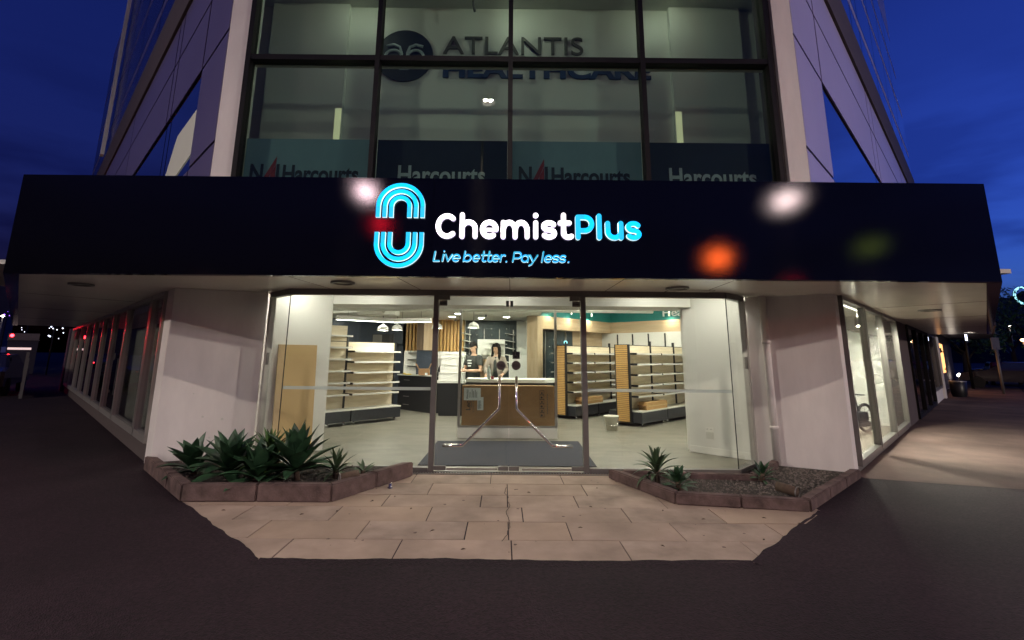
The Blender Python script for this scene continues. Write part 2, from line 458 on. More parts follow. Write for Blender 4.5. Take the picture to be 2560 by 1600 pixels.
def RW(t, off=0.0):      # point on the right street wall, off metres towards the street
    return (4.62 + t + off * 0.7071, 6.62 + t - off * 0.7071)
def LW(t, off=0.0):
    return (-4.62 - t - off * 0.7071, 6.70 + t - off * 0.7071)

fp = MB(); fp.face([(4.66, 6.50, -0.002), (7.2, 5.70, -0.002), (9.4, 7.9, -0.002), (30.0, 28.5, -0.002), (30.0, 32.0, -0.002), RW(0.05) + (-0.002,)])  # paler sheet paints the lit pavement; its near edge follows the shade line
struct(fp.build("lit_footpath", M['lit_footpath']))

# paved apron of concrete pavers in the corner entrance
def clip(poly, a, b):
    out = []
    for i in range(len(poly)):
        p, q = poly[i], poly[(i + 1) % len(poly)]
        sp = (b[0] - a[0]) * (p[1] - a[1]) - (b[1] - a[1]) * (p[0] - a[0])
        sq = (b[0] - a[0]) * (q[1] - a[1]) - (b[1] - a[1]) * (q[0] - a[0])
        if sp >= 0: out.append(p)
        if (sp >= 0) != (sq >= 0):
            t = sp / (sp - sq); out.append((p[0] + (q[0] - p[0]) * t, p[1] + (q[1] - p[1]) * t))
    return out
apron = [(-1.78, 3.90), (1.88, 3.90), (3.12, 5.06), (3.12, 5.30), (1.95, 5.30), (1.33, 6.56), (-1.12, 6.56), (-1.85, 5.30), (-3.18, 5.30), (-3.18, 5.18), (-1.98, 4.02)]
convex = [(-1.80, 3.90), (1.88, 3.90), (3.20, 5.12), (3.20, 6.58), (-3.28, 6.58), (-3.28, 5.26)]
pv = MB(); pv.mi = 1
pv.prism(convex, -0.10, -0.012)
pv.mi = 0
rows = [3.90, 4.31, 4.75, 5.18, 5.60, 6.07, 6.58]
offs = [0.05, -0.36, 0.22, -0.30, 0.10, -0.22]
for r_i in range(6):
    y0, y1 = rows[r_i], rows[r_i + 1]
    x = -4.6 + offs[r_i]
    cuts = [x]
    while x < 4.4:
        x += random.choice((0.9, 0.95, 1.0, 0.88)); cuts.append(x)
    cuts = sorted(cuts + ([0.06] if min(abs(c - 0.06) for c in cuts) > 0.25 else []))
    for a, b in zip(cuts[:-1], cuts[1:]):
        gp = 0.0035 + random.random() * 0.003
        sk = 0.012 if abs(a - 0.06) > 0.01 else 0
        poly = [(a + gp, y0 + gp), (b - gp, y0 + gp), (b - gp, y1 - gp), (a + gp, y1 - gp)]
        for i in range(6):
            if poly: poly = clip(poly, convex[i], convex[(i + 1) % 6])
        if len(poly) < 3: continue
        lift = random.uniform(-0.0025, 0.0025)
        pv.mi = random.choice((0, 0, 2, 3)); pv.prism(poly, -0.06, 0.0 + lift)
pv.mi = 4     # old gum and dark spots trodden into the slabs
for k in range(75):
    cx_, cy_ = random.uniform(-2.9, 2.9), random.uniform(3.95, 6.45)
    if len(clip([(cx_, cy_), (cx_ + .01, cy_), (cx_, cy_ + .01)], convex[5], convex[0])) < 3 or len(clip([(cx_, cy_), (cx_ + .01, cy_), (cx_, cy_ + .01)], convex[1], convex[2])) < 3: continue
    r_ = random.choice((0.006, 0.008, 0.011, 0.016))
    pv.face([(cx_ + r_ * random.uniform(.7, 1.3) * math.cos(PI * i / 4), cy_ + r_ * random.uniform(.7, 1.3) * math.sin(PI * i / 4), 0.0042) for i in range(8)])
pv.mi = 1     # the old crack running down the middle slabs
xk, yk = 0.05, 5.9
while yk > 4.35:
    xn, yn = xk + random.uniform(-.03, .03), yk - random.uniform(.05, .10)
    pv.face([(xk - .004, yk, 0.0044), (xk + .004, yk, 0.0044), (xn + .004, yn, 0.0044), (xn - .004, yn, 0.0044)])
    xk, yk = xn * 0.8 + 0.01, yn
struct(pv.build("paving", [M['paver'], M['joint'], M['paver_grey'], M['paver_tan'], M['grime']]))
# ragged asphalt lapping over the edges of the apron
for a_, c_ in (((-3.28, 5.24), (-1.80, 3.90)), ((-1.80, 3.90), (1.88, 3.90)), ((1.88, 3.90), (3.20, 5.12))):
    a_, c_ = Vector(a_), Vector(c_); d_ = (c_ - a_).normalized(); n_ = Vector((-d_.y, d_.x)); L_ = (c_ - a_).length
    b = MB(); k_ = int(L_ / 0.06); prev = None; w_ = 0.01
    for i in range(k_ + 1):
        w_ = max(-0.004, min(0.04, w_ + random.uniform(-0.011, 0.011)))
        p_ = a_ + d_ * (L_ * i / k_)
        cur = ((p_ - n_ * 0.09), (p_ + n_ * w_))
        if prev:
            b.face([(prev[0].x, prev[0].y, -0.0055), (cur[0].x, cur[0].y, -0.0055), (cur[1].x, cur[1].y, 0.0045), (prev[1].x, prev[1].y, 0.0045)])
        prev = cur
    struct(b.build("asphalt_edge", M['asphalt']))

# ================================================================== the building
B = thing("corner_building", "modern corner building with glass shopfront, black canopy band and mirrored upper storeys", "building", (0, 6.6, 0))
BO = Vector((0, 6.6, 0))
class BB(MB):
    """builds a building part: given in world metres, stored relative to the building's base"""
    def build(s, name, m, parent=None, **k):
        bmesh.ops.translate(s.bm, verts=s.bm.verts, vec=-BO)
        return MB.build(s, name, m, parent if parent else B, **k)

# pillars
b = BB(); b.prism([(3.62, 7.12), (4.62, 6.62), (4.80, 6.80), (4.30, 7.90), (3.75, 7.60)], 0, 2.398); b.build("pillar", M['render_white'], bevel=0.008)
b = BB(); b.prism([(-3.52, 7.10), (-4.62, 6.66), (-4.93, 6.97), (-4.50, 7.90), (-3.70, 7.60)], 0, 2.398); b.build("pillar", M['render_white'], bevel=0.008)

# chipped paint on the left pillar
dp = Vector((-1.10, -0.44)).normalized()
for s_, z_, r_ in ((0.42, 0.60, 0.022), (0.66, 0.64, 0.018), (0.55, 0.36, 0.015), (0.80, 0.95, 0.012)):
    q = Vector((-3.52, 7.10)) + dp * s_ + Vector((0.37, -0.93)) * 0.003
    b = BB(); b.face([(q.x + dp.x * r_ * math.cos(a) * k, q.y + dp.y * r_ * math.cos(a) * k, z_ + r_ * 0.8 * math.sin(a) * k) for a, k in zip([PI * i / 5 for i in range(10)], (1, .7, 1.1, .8, 1, .6, 1.2, .9, 1, .7))]); b.build("paint_chip", M['ceiling'])
# shopfront framing
b = BB()
b.box(-2.97, 6.62, 2.32, 3.10, 6.72, 2.399)
b.box(-2.99, 6.61, 0.0, -0.975, 6.71, 0.058); b.box(1.145, 6.61, 0.0, 3.12, 6.71, 0.058)
b.wall((3.12, 6.62), (3.60, 7.10), 0.0, 0.059, 0.09, 1); b.wall((3.12, 6.62), (3.60, 7.10), 2.32, 2.3985, 0.09, 1)
b.wall((-3.48, 7.09), (-2.99, 6.62), 0.0, 0.059, 0.09, 1); b.wall((-3.48, 7.09), (-2.99, 6.62), 2.32, 2.3985, 0.09, 1)
b.build("window_frame", M['frame'])
for x in (-0.935, 1.105):
    b = BB(); b.box(x - 0.035, 6.60, 0, x + 0.035, 6.70, 2.32); b.build("door_post", M['frame'], bevel=0.004)
for p, q in (((3.53, 7.04), 0), ((-3.41, 7.03), 0)):
    b = BB(); b.obox((p[0], p[1], 1.19), (0.07, 0.07, 2.26), PI / 4); jb = b.build("jamb", M['alu'])
    b = BB(); b.obox((p[0] - 0.02 * math.copysign(1, p[0]), p[1] - 0.035, 1.43), (0.035, 0.03, 0.17), PI / 4 * math.copysign(1, p[0])); b.build("catch_plate", M['frame'])
# panes
def pane(a, c, z0, z1, m='glass', th=0.008, name="window_pane"):
    b = BB(); b.wall(a, c, z0, z1, th, 1); return b.build(name, M[m])
for x0, x1 in ((-2.985, -0.97), (1.14, 3.115)):
    p = pane((x0, 6.656), (x1, 6.656), 0.058, 2.32)
    b = BB(); b.box(x0 + 0.01, 6.6525, 1.032, x1 - 0.01, 6.6545, 1.073)
    b.build("frosted_strip", M['frost'], p)
p = pane((3.122, 6.662), (3.50, 7.01), 0.06, 2.32); b = BB(); b.box(3.114, 6.651, 0.06, 3.121, 6.666, 2.32); b.build("silicone_joint", M['frame_dark'], p)
p = pane((-3.38, 7.01), (-2.992, 6.662), 0.06, 2.32); b = BB(); b.box(-2.991, 6.651, 0.06, -2.984, 6.666, 2.32); b.build("silicone_joint", M['frame_dark'], p)

# entrance doors
def xi_(x0, x1, left): return x1 if left else x0
def door(x0, x1, hinge_left):
    b = BB(); b.box(x0, 6.600, 0.035, x1, 6.610, 2.305)
    d = b.build("glass_door", M['glass'])
    xo = x0 if hinge_left else x1; s = 1 if hinge_left else -1
    for xa, xb, za, zb in ((xo, xo + s * 0.15, 2.255, 2.315), (xo, xo + s * 0.16, 0.032, 0.085), (xi_(x0, x1, hinge_left), xi_(x0, x1, hinge_left) - s * 0.13, 0.032, 0.085)):
        b = BB(); b.box(min(xa, xb), 6.584, za, max(xa, xb), 6.626, zb); b.build("patch_fitting", M['frame'], d, bevel=0.003)
    xi = xi_(x0, x1, hinge_left)
    b = BB(); b.box(min(xi - s * 0.005, xi - s * 0.045), 6.590, 2.17, max(xi - s * 0.005, xi - s * 0.045), 6.622, 2.25); b.build("lock", M['black'], d)
    b = BB(); b.box(x0 + 0.17, 6.592, 0.034, x1 - 0.14, 6.618, 0.062); b.build("bottom_rail", M['alu'], d)
    for y, st in ((6.545, 1), (6.665, -1)):
        xv = -0.045 if hinge_left else 0.180
        sg = -1 if hinge_left else 1
        pth = [(xv, y, 1.23), (xv, y, 0.825), (xv + sg * 0.008, y, 0.805), (xv + sg * 0.468, y, 0.352), (xv + sg * 0.485, y, 0.343), (xv + sg * 0.735, y, 0.343)]
        b = BB(); b.tube(pth, 0.0175 if st > 0 else 0.007, 12)
        for (hx, hz) in ((xv, 1.16), (xv + sg * 0.46, 0.365), (xv + sg * 0.62, 0.343)):
            b.tube([(hx, y, hz), (hx, 6.605, hz)], 0.010, 8)
        b.build("handle", M['steel'], d)
    cx = -0.028 if hinge_left else 0.176
    b = BB()
    seg = 28
    b.face([(cx + 0.062 * math.cos(2 * PI * k / seg), 6.5975, 1.372 + 0.062 * math.sin(2 * PI * k / seg)) for k in range(seg)])
    st = b.build("pull_sticker", M['sticker'], d)
    text("lettering", "PULL", M['black'], d, (cx - 0.036, 1.357, cx + 0.036, 1.387), 6.596 - 6.6, bold=0.012, depth=0.001)
    if not hinge_left:
        b = BB(); b.box(0.127, 6.5955, 1.46, 0.225, 6.5975, 1.558); b.build("access_sticker", M['black'], d)
        b = BB()   # wheelchair user mark
        yy = 6.594
        b.tube([(0.165 + 0.024 * math.cos(a), yy, 1.489 + 0.024 * math.sin(a)) for a in [math.radians(k) for k in range(80, 361, 20)]], 0.0032, 6)
        b.tube([(0.165, yy, 1.535), (0.167, yy, 1.505), (0.188, yy, 1.503), (0.198, yy, 1.478), (0.208, yy, 1.480)], 0.004, 6)
        b.ball((0.165, yy, 1.543), 0.006, 8, 6)
        b.build("access_mark", M['text_grey'], d)
    sx0 = x0 + 0.005 if hinge_left else x1 - 0.115
    b = BB(); b.box(sx0, 6.596, 2.175, sx0 + 0.11, 6.598, 2.250); b.build("maker_sticker", M['frame'], d)
    text("lettering", "DORMA", M['black'], d, (sx0 + 0.014, 2.2, sx0 + 0.096, 2.222), 6.5945 - 6.6, bold=0.02, depth=0.001)
    return d
door(-0.897, 0.078, True)
door(0.088, 1.067, False)

# wall over the shopfront, floor slab of the storey above
b = BB(); b.box(-3.45, 6.73, 2.4, 3.55, 6.85, 3.35); b.build("spandrel_wall", M['render_white'])
b = BB(); b.prism([(-3.9, 6.12), (4.05, 6.12), (14.5, 16.5), (14.5, 19), (-14.4, 19), (-14.4, 16.6)], 3.36, 3.66); b.build("floor_slab", M['render_white'])

# ---- street sides at ground level
def street_window(P, t0, t1, z0, z1, glassm, framem, fw=0.07, side=1, deep=0.09):
    a, c = P(t0), P(t1)
    if side < 0: a, c = c, a
    b = BB(); b.wall(a, c, z0, z1, 0.008, 1)
    pn = b.build("side_window", M[glassm])
    d = Vector((c[0] - a[0], c[1] - a[1])); L = d.length; d.normalize()
    nrm = Vector((-d.y, d.x))
    A = Vector(a) - nrm * deep * 0.55; C = Vector(c) - nrm * deep * 0.55
    b = BB()
    b.wall(A, A + d * fw * 0.5, z0, z1, deep, 1); b.wall(C - d * fw * 0.5, C, z0, z1, deep, 1)
    b.wall(A + d * fw * 0.5, C - d * fw * 0.5, z0, z0 + fw, deep, 1); b.wall(A + d * fw * 0.5, C - d * fw * 0.5, z1 - fw * 0.7, z1, deep, 1)
    b.build("frame", M[framem], pn)
    return pn
for t0, t1 in ((0.20, 1.42), (1.47, 2.77), (2.82, 4.32)):
    street_window(RW, t0, t1, 0.075, 2.398, 'glass', 'frame', 0.08)
b = BB(); b.wall(RW(0.18), RW(4.36), 0, 0.075, 0.12, 1); b.build("sill", M['frame'])
b = BB(); b.wall(RW(4.36), RW(5.9), 0, 2.398, 0.2, 1); b.build("dark_wall", M['band'])
for k, (t0, t1) in enumerate(((5.9, 7.3), (7.35, 8.7), (8.75, 10.1), (10.15, 11.5), (11.55, 12.8))):
    street_window(RW, t0, t1, 0.02 if k < 3 else 0.42, 2.398, 'glass_street', 'frame_dark' if k < 3 else 'frame', 0.09)
b = BB(); b.wall(RW(10.15, 0.02), RW(12.8, 0.02), 0, 0.42, 0.12, 1); b.build("sill", M['render_white'])
b = BB(); b.wall(RW(12.8, 0.10), RW(13.15, 0.10), 0, 2.398, 0.3, 1); b.build("pillar", M['render_white'])
b = BB(); b.wall(RW(5.9, -0.5), RW(13.1, -0.5), 0, 2.398, 0.1, 1); b.build("inner_wall", M['black'])
# poster hanging inside the dark shop window
b = BB(); b.wall(RW(6.05, -0.06), RW(6.75, -0.06), 1.15, 1.95, 0.01, 1); b.build("poster", M['yellow'])
b = BB(); b.wall(RW(6.05, -0.05), RW(6.75, -0.05), 1.36, 1.52, 0.008, -1); b.build("poster", M['banner_teal'])

tl = [0.34, 1.05, 2.75, 4.08, 5.36, 6.75, 8.15, 9.55, 10.95, 12.35]
for t0, t1 in zip(tl[:-1], tl[1:]):
    street_window(LW, t0 + 0.02, t1 - 0.02, 0.25, 2.398, 'glass' if t1 < 3 else 'glass_street', 'alu', 0.10, side=-1)
b = BB(); b.wall(LW(2.6, -0.12), LW(0.5, -0.12), 0.28, 2.2, 0.02, 1); b.build("window_backing", mat("backing_grey", (0.24, 0.24, 0.215), 0.85, var=0.12, scale=0.9))
b = BB(); b.wall(LW(12.4), LW(0.31), 0, 0.25, 0.12, 1); b.build("sill", M['band'])
b = BB(); b.wall(LW(12.4, -0.45), LW(0.6, -0.45), 0.0, 2.398, 0.05, 1); b.build("inner_wall", mat("blind_grey", (0.10, 0.10, 0.092), 0.9, var=0.2, scale=1))
b = BB(); b.wall(LW(12.9, 0.1), LW(12.4, 0.1), 0, 2.398, 0.3, 1); b.build("pillar", M['far_building'])

# ---- canopy
CAN = 2.4
W = 11.2
FL, FR, FY = -5.74, 5.74, 5.40
b = BB()
b.prism([(FL + 0.05, FY + 0.10), (FR - 0.05, FY + 0.10), (FR + W - 0.1, FY + W), (RW(W - 0.3)[0], RW(W - 0.3)[1]), (4.62, 6.64), (3.6, 7.13), (-3.5, 7.13), (-4.62, 6.72), LW(W - 0.3), (FL - W + 0.1, FY + W)], CAN, CAN + 0.05)
b.mi = 1
for x0, x1 in ((-2.56, -2.43), (-1.28, -1.17), (0.065, 0.085), (1.42, 1.415), (2.72, 2.79)):
    d = 0.004
    b.prism([(x0 - d, 5.41), (x0 + d, 5.41), (x1 + d, 6.61), (x1 - d, 6.61)], CAN - 0.003, CAN)
d = Vector((0.7071, -0.7071))
for t in (2.0, 4.45, 7.5):
    for P, s in ((RW, 1), (LW, -1)):
        a = P(t, 0.02); c = P(t - 0.2, 1.55)
        b.wall(a, c, CAN - 0.003, CAN, 0.009, 1)
soffit = b.build("soffit", [M['soffit'], M['joint']])
b = BB(); b.box(2.26, 6.42, CAN - 0.006, 2.86, 6.60, CAN - 0.001); b.mi = 1; b.box(2.245, 6.405, CAN - 0.004, 2.875, 6.615, CAN - 0.0005)
b.build("access_hatch", [M['soffit'], M['joint']])
# fascia: three front panels with hairline gaps and the two street wings
FT = 3.575
segs = [(FL, -0.84), (-0.836, 1.70), (1.704, FR)]
for x0, x1 in segs:
    b = BB(); b.box(x0, FY, CAN - 0.015, x1, FY + 0.09, FT); b.build("fascia_panel", M['fascia'])
b = BB(); b.wall((FR + 0.001, FY + 0.001), (FR + W, FY + W), CAN - 0.015, FT, 0.13, 1); b.build("fascia_panel", M['fascia'])
b = BB(); b.wall((FL - W, FY + W), (FL - 0.001, FY + 0.001), CAN - 0.015, FT, 0.13, 1); b.build("fascia_panel", M['fascia'])
# white trim pieces painted in for reflections under the front edge
for x0, x1 in ((-3.0, -2.1), (-0.65, -0.42), (-0.35, 0.75), (1.25, 2.15), (2.25, 3.15), (4.05, 4.9)):
    b = BB(); b.box(x0, FY + 0.091, CAN - 0.012, x1, FY + 0.100, CAN - 0.001); b.build("edge_glint", M['white'])
b = BB(); b.prism([(FL, FY + 0.1), (FR, FY + 0.1), (FR + W, FY + W), RW(W), (4.0, 6.3), (-3.9, 6.3), LW(W), (FL - W, FY + W)], FT - 0.14, FT - 0.10); b.build("canopy_roof", M['frame_dark'])
# unlit recessed lights in the soffit, each a ring with a sunk dish
def soffit_light(x, y, r=0.15, m='alu'):
    b = BB(); b.lathe([(r, -0.001), (r, -0.022), (r - 0.03, -0.026), (r - 0.035, -0.004)], (x, y, CAN), 28)
    rg = b.build("soffit_light", M['frame'])
    b = BB(); b.lathe([(r - 0.036, -0.006), (0.001, -0.003)], (x, y, CAN), 24); b.build("lens", M[m], rg)
soffit_light(-2.04, 5.98); soffit_light(2.28, 6.20); soffit_light(7.85, 8.75, 0.17); soffit_light(-5.67, 6.35, 0.14)
soffit_light(15.6, 16.0, 0.2, 'led')

# ---- upper storey glazed front
UY = 6.05
xs = [-3.62, -1.805, 0.065, 1.925, 3.72]
zt = 5.60
for x0, x1 in zip(xs[:-1], xs[1:]):
    for z0, z1 in ((3.45, zt), (zt, 8.5)):
        b = BB(); b.box(x0, UY + 0.055, z0, x1, UY + 0.065, z1); b.build("upper_pane", M['glass_upper'])
for x in xs:
    b = BB(); b.box(x - 0.032, UY - 0.03, 3.42, x + 0.032, UY + 0.12, 8.5); b.build("mullion", M['frame_dark'])
b = BB()
for x0, x1 in zip(xs[:-1], xs[1:]):
    b.box(x0 + 0.032, UY - 0.02, zt - 0.04, x1 - 0.032, UY + 0.12, zt + 0.04)
b.build("transom", M['frame_dark'])
b = BB(); b.box(-3.6, UY + 0.125, zt - 0.046, 3.7, UY + 0.18, zt + 0.03); b.build("inner_rail", mat("rail_cream", (0.62, 0.56, 0.42), 0.6))
b = BB(); b.box(-3.94, UY, 3.42, -3.66, UY + 0.3, 9.2); b.build("pilaster", M['render_white'])
b = BB(); b.box(3.83, UY, 3.42, 4.10, UY + 0.3, 9.2); b.build("pilaster", M['render_white'])
b = BB(); b.box(3.758, UY + 0.06, 3.42, 3.83, UY + 0.35, 9.2); b.build("reveal", M['band'])
b = BB(); b.box(-3.66, UY, 8.5, 3.83, UY + 0.3, 9.2); b.build("lintel", M['band'])

# ---- upper street facades of large panels with open joints
def UR(t, off=0.0): return (4.10 + t + off * 0.7071, 6.05 + t - off * 0.7071)
def UL(t, off=0.0): return (-3.94 - t - off * 0.7071, 6.05 + t - off * 0.7071)
def facade(P, side, panelm, glassm, cols, top, cols_up, pm_up):
    def slab(name, t0, t1, z0, z1, off, th, m, parent=None):
        a, c = P(t0, off), P(t1, off)
        if side < 0: a, c = c, a
        b = BB(); b.wall(a, c, z0, z1, th, 1); return b.build(name, M[m], parent)
    slab("backing_wall", 0.05, cols[-1], 3.4, top - 0.1, -0.07, 0.2, 'black')
    zs = [3.42, 4.34, 6.07, 7.36, 8.43]
    for i in range(len(cols) - 1):
        for j in range(4):
            g_ = 0.026
            t0, t1, z0, z1 = cols[i] + g_, cols[i + 1] - g_, zs[j] + g_, zs[j + 1] - g_
            if j == 1 and i >= 1: slab("window_pane", t0, t1, z0, z1, -0.03, 0.03, glassm)
            else: slab("facade_panel", t0, t1, z0, z1, 0.0, 0.03, panelm)
    slab("sun_band", 0.3, cols[-1] + 0.05, 8.43, 9.55, 0.05, 0.10, 'band')
    zs2 = [9.57, 10.6, 10.9, 12.6, 12.9, 14.6, 14.9, 16.6, top]
    for i in range(len(cols_up) - 1):
        for j in range(8):
            g_ = 0.03
            slab("facade_panel" if j % 2 else "window_pane", cols_up[i] + g_, cols_up[i + 1] - g_, zs2[j] + g_, zs2[j + 1] - g_, 0.0, 0.03, pm_up[j % 2])
facade(UR, 1, 'panel_right_lit', 'glass_mirror', [0.0, 1.22, 5.28, 5.83, 10.3, 14.6], 19.4, [0.4, 2.6, 4.8, 5.8, 8.0, 10.2, 12.4, 14.6], ('glass_mirror', 'panel_right_lit'))
facade(UL, -1, 'panel_left_shaded', 'glass_mirror', [0.0, 1.05, 2.70, 3.0, 7.0, 12.9, 18.0], 17.9, [0.4, 3.0, 5.5, 8.0, 10.5, 12.9, 15.5, 18.0], ('glass_dim', 'panel_left_shaded'))
b = BB(); b.wall(UL(13.0, 0.2), UL(12.74, 0.2), 9.6, 17.6, 0.12, 1); b.build("pale_post", M['white'])
# glowing flat patch painted as a lit room wall in the left facade window
b = BB(); b.face([(*UL(t_, -0.018), z_) for t_, z_ in WALL_GLOW]); b.build("lit_wall_patch", glow("lit_wall_glow", (0.42, 0.40, 0.33), 0.26))

# ---- room upstairs
b = BB(); b.box(-4.6, 7.22, 3.66, 4.7, 7.30, 7.36); b.build("upstairs_wall", M['inner_white'])
b = BB(); b.prism([(-4.6, 6.36), (4.7, 6.36), (4.7, 8.5), (-4.6, 8.5)], 7.36, 7.42); b.build("upstairs_ceiling", M['ceiling'])
for xa, xb, xe in ((-3.95, -2.66, -2.66), (2.76, 3.95, 2.76)):
    b = BB(); b.box(xa, 7.13, 3.66, xb, 7.219, 7.355); pw = b.build("wall_pier", M['inner_white'])
    s = 1 if xe < 0 else -1
    b = BB(); b.box(min(xe - s * 0.10, xe), 7.120, 4.0, max(xe - s * 0.10, xe), 7.129, 5.42); b.build("pier_edge_glow", M['lit_edge'], pw)  # glow painted on for the lamplit edge of the pier, no lamp
for x in (-2.4, 0.2, 2.6):
    b = BB(); b.ball((x, 6.62, 7.33), (0.13, 0.13, 0.03), 16, 8); b.build("ceiling_lamp", M['lamp_upstairs'])
b = BB(); b.tube([(-0.55, 6.9, 7.36), (-0.55, 6.9, 7.2), (-0.52, 6.9, 7.05)], 0.02, 8); b.build("hanging_hook", M['frame'])

# ================================================================== interior of the shop
f = MB(); f.prism([(-2.95, 6.70), (3.10, 6.70), (3.55, 7.15), (4.75, 6.85), (8.95, 11.05), (3.5, 18.0), (-12.0, 18.0), (-12.0, 14.8), (-4.5, 7.3), (-3.4, 7.12)], -0.1, -0.004)
struct(f.build("shop_floor", M['vinyl']))
def iw(name, a, c, z0, z1, th, m, side=1):
    b = BB(); b.wall(a, c, z0, z1, th, side); return b.build(name, M[m])
# white returns beside the windows with the lowered beam between them
b = BB(); b.prism([(-2.88, 8.03), (-3.50, 7.30), (-3.62, 7.42), (-3.00, 8.13)], 0, 3.1); b.build("window_return", M['inner_white'])
b = BB(); b.prism([(3.06, 8.18), (3.76, 7.50), (3.86, 7.60), (3.16, 8.28)], 0, 3.1); r = b.build("window_return", M['inner_white'])
b = BB(); b.wall((3.055, 8.175), (3.755, 7.495), 0, 0.10, 0.012, -1); b.build("skirting", M['white'])
b = BB(); b.wall((-3.51, 7.30), (-2.885, 8.04), 0, 0.10, 0.012, -1); b.build("skirting", M['white'])
b = BB(); b.box(-3.0, 8.03, 2.335, 3.16, 8.75, 3.1); b.build("ceiling_beam", M['inner_white'])
b = BB(); b.box(-3.7, 6.86, 2.70, 3.8, 8.03, 2.76); b.build("window_ceiling", M['ceiling'])
# side walls of the sales floor
iw("inner_wall", (-3.0, 8.13), (-10.0, 15.1), 0, 3.1, 0.1, 'inner_white', -1)
iw("inner_wall", (3.16, 8.28), (6.72, 11.84), 0, 3.1, 0.1, 'inner_white', 1)
b = BB(); b.box(-12.5, 8.75, 3.1, 9.5, 18, 3.18); b.build("shop_ceiling", M['ceiling'])
# lowered ceiling over the dispensary
b = BB(); b.prism([(-9.5, 14.66), (-2.0, 11.3), (0.95, 11.3), (0.95, 14.66)], 2.55, 3.1); b.build("lowered_ceiling", M['ceiling'])
# rear walls
b = BB(); b.box(-10.5, 14.66, 0, -2.95, 14.76, 3.1); b.build("rear_wall", M['navy'])
b = BB(); b.box(-2.95, 14.62, 0, -1.15, 14.72, 3.1); b.build("rear_wall", M['inner_white'])
b = BB(); b.box(-1.15, 14.60, 0, 0.40, 14.70, 3.1); b.build("rear_wall", M['slate'])
b = BB(); b.box(0.40, 14.62, 0, 1.4, 14.72, 3.1); b.build("rear_wall", M['inner_white'])
# slatted pine lining: battens in front of a pale board
b = BB(); b.box(-2.93, 14.56, 1.62, -1.18, 14.60, 2.55)
sl = b.build("slatted_lining", M['pine'])
b = BB()
x = -2.92
while x < -1.22:
    b.box(x, 14.42, 1.62, x + 0.062, 14.558, 2.545); x += 0.104
b.build("battens", M['pine'], sl)
# angled teal and oak bulkheads round the right rear corner
K = Vector((3.40, 15.22)); A1 = (0.87, 12.69); A2 = (6.74, 11.88)
iw("teal_bulkhead", A1, tuple(K), 2.56, 3.1, 0.3, 'teal', 1)
iw("teal_bulkhead", tuple(K), A2, 2.56, 3.1, 0.3, 'teal', 1)
iw("oak_bulkhead", (0.884, 12.676), (3.40, 15.192), 2.22, 2.562, 0.3, 'oak_flat', 1)
iw("oak_bulkhead", (3.40, 15.192), (6.72, 11.872), 2.22, 2.562, 0.3, 'oak_flat', 1)
iw("dark_lining", (0.75, 12.98), (2.05, 14.28), 0, 2.22, 0.1, 'slate', 1)
iw("oak_lining", (2.05, 14.28), (3.15, 15.38), 0, 2.22, 0.1, 'oak_flat', 1)
iw("inner_wall", (3.15, 15.38), (7.1, 11.43), 0, 2.22, 0.1, 'inner_white', 1)
b = BB(); b.prism([(0.63, 12.70), (0.90, 12.66), (1.05, 12.85), (0.63, 12.95)], 0, 2.55); b.build("oak_pier", M['oak'])
# oak clad column with its dark return, and the navy panel under it
b = BB(); b.box(-2.25, 13.62, 1.635, -1.97, 13.9, 2.60); cl_ = b.build("oak_column", M['oak'])
b = BB(); b.prism([(-2.47, 13.75), (-2.252, 13.62), (-2.252, 13.9), (-2.47, 13.9)], 1.635, 2.60); b.build("column_return", M['oak_dark'], cl_)
b = BB(); b.box(-2.44, 13.66, 0, -1.96, 13.9, 1.634); b.build("column_base", M['navy'], cl_)
# white lettering on the teal band, facing the sales floor
dvec = Vector((A2[0] - K.x, A2[1] - K.y)).normalized()
place = Matrix.Translation((4.66, 13.92 - 6.6, 0)) @ Matrix.Rotation(math.atan2(dvec.y, dvec.x), 4, 'Z')
text("wall_lettering", "Health", M['text_white'], B, (0, 2.66, 0.97, 2.885), -0.02, bold=0.01, depth=0.02, place=place)

# ---- ceiling services
def fixture(name, label, cat, loc, group=None, rotz=0): return thing(name, label, cat, loc, rotz, group)
b = MB(); b.tube([(-3.4, 0, 0), (3.4, 0, 0)], 0.07, 12); b.tube([(-2.2, 0, 0), (-2.6, 1.7, 0.02)], 0.05, 10)
for x in (-2.8, -0.8, 1.4): b.tube([(x, 0, 0), (x, 0, 0.62)], 0.012, 6)
tag(b.build("air_duct", M['ceiling'], loc=(-0.3, 9.9, 2.46)), "pale round duct hung across the shop ceiling behind the beam", "air duct")
b = MB(); b.box(-0.42, -0.25, 0, 0.42, 0.25, 0.16)
for x in (-0.3, 0.3): b.box(x - 0.02, -0.02, 0.16, x + 0.02, 0.02, 0.5)
tag(b.build("ceiling_unit", M['ceiling'], loc=(-2.85, 10.9, 2.38), bevel=0.01), "pale boxy air unit hung above the left shelving", "air unit")

def dome(loc, label, group="dome pendant lamps over the counters"):
    t = thing("pendant_lamp", label, "lamp", loc, group=group)
    b = MB(); b.lathe([(0.012, 0.16), (0.03, 0.135), (0.075, 0.115), (0.112, 0.075), (0.13, 0.0), (0.126, 0.0), (0.108, 0.070), (0.07, 0.108), (0.01, 0.12)], seg=24)
    b.build("shade", M['white'], t)
    b = MB(); b.lathe([(0.115, 0.018), (0.05, 0.005), (0.001, 0.0)], seg=20); b.build("bulb", M['lamp_dome'], t)
    b = MB(); b.tube([(0, 0, 0.16), (0, 0, 3.1 - loc[2] if loc[1] < 11.3 else 2.55 - loc[2])], 0.006, 6); b.build("cord", M['black'], t)
    return t
dome((-2.76, 11.0, 2.04), "white dome pendant above the left shelving, first from the left")
dome((-2.545, 11.5, 2.08), "white dome pendant just right of the one over the left shelving")
dome((-1.59, 11.5, 2.12), "white dome pendant half hidden behind the left door post")
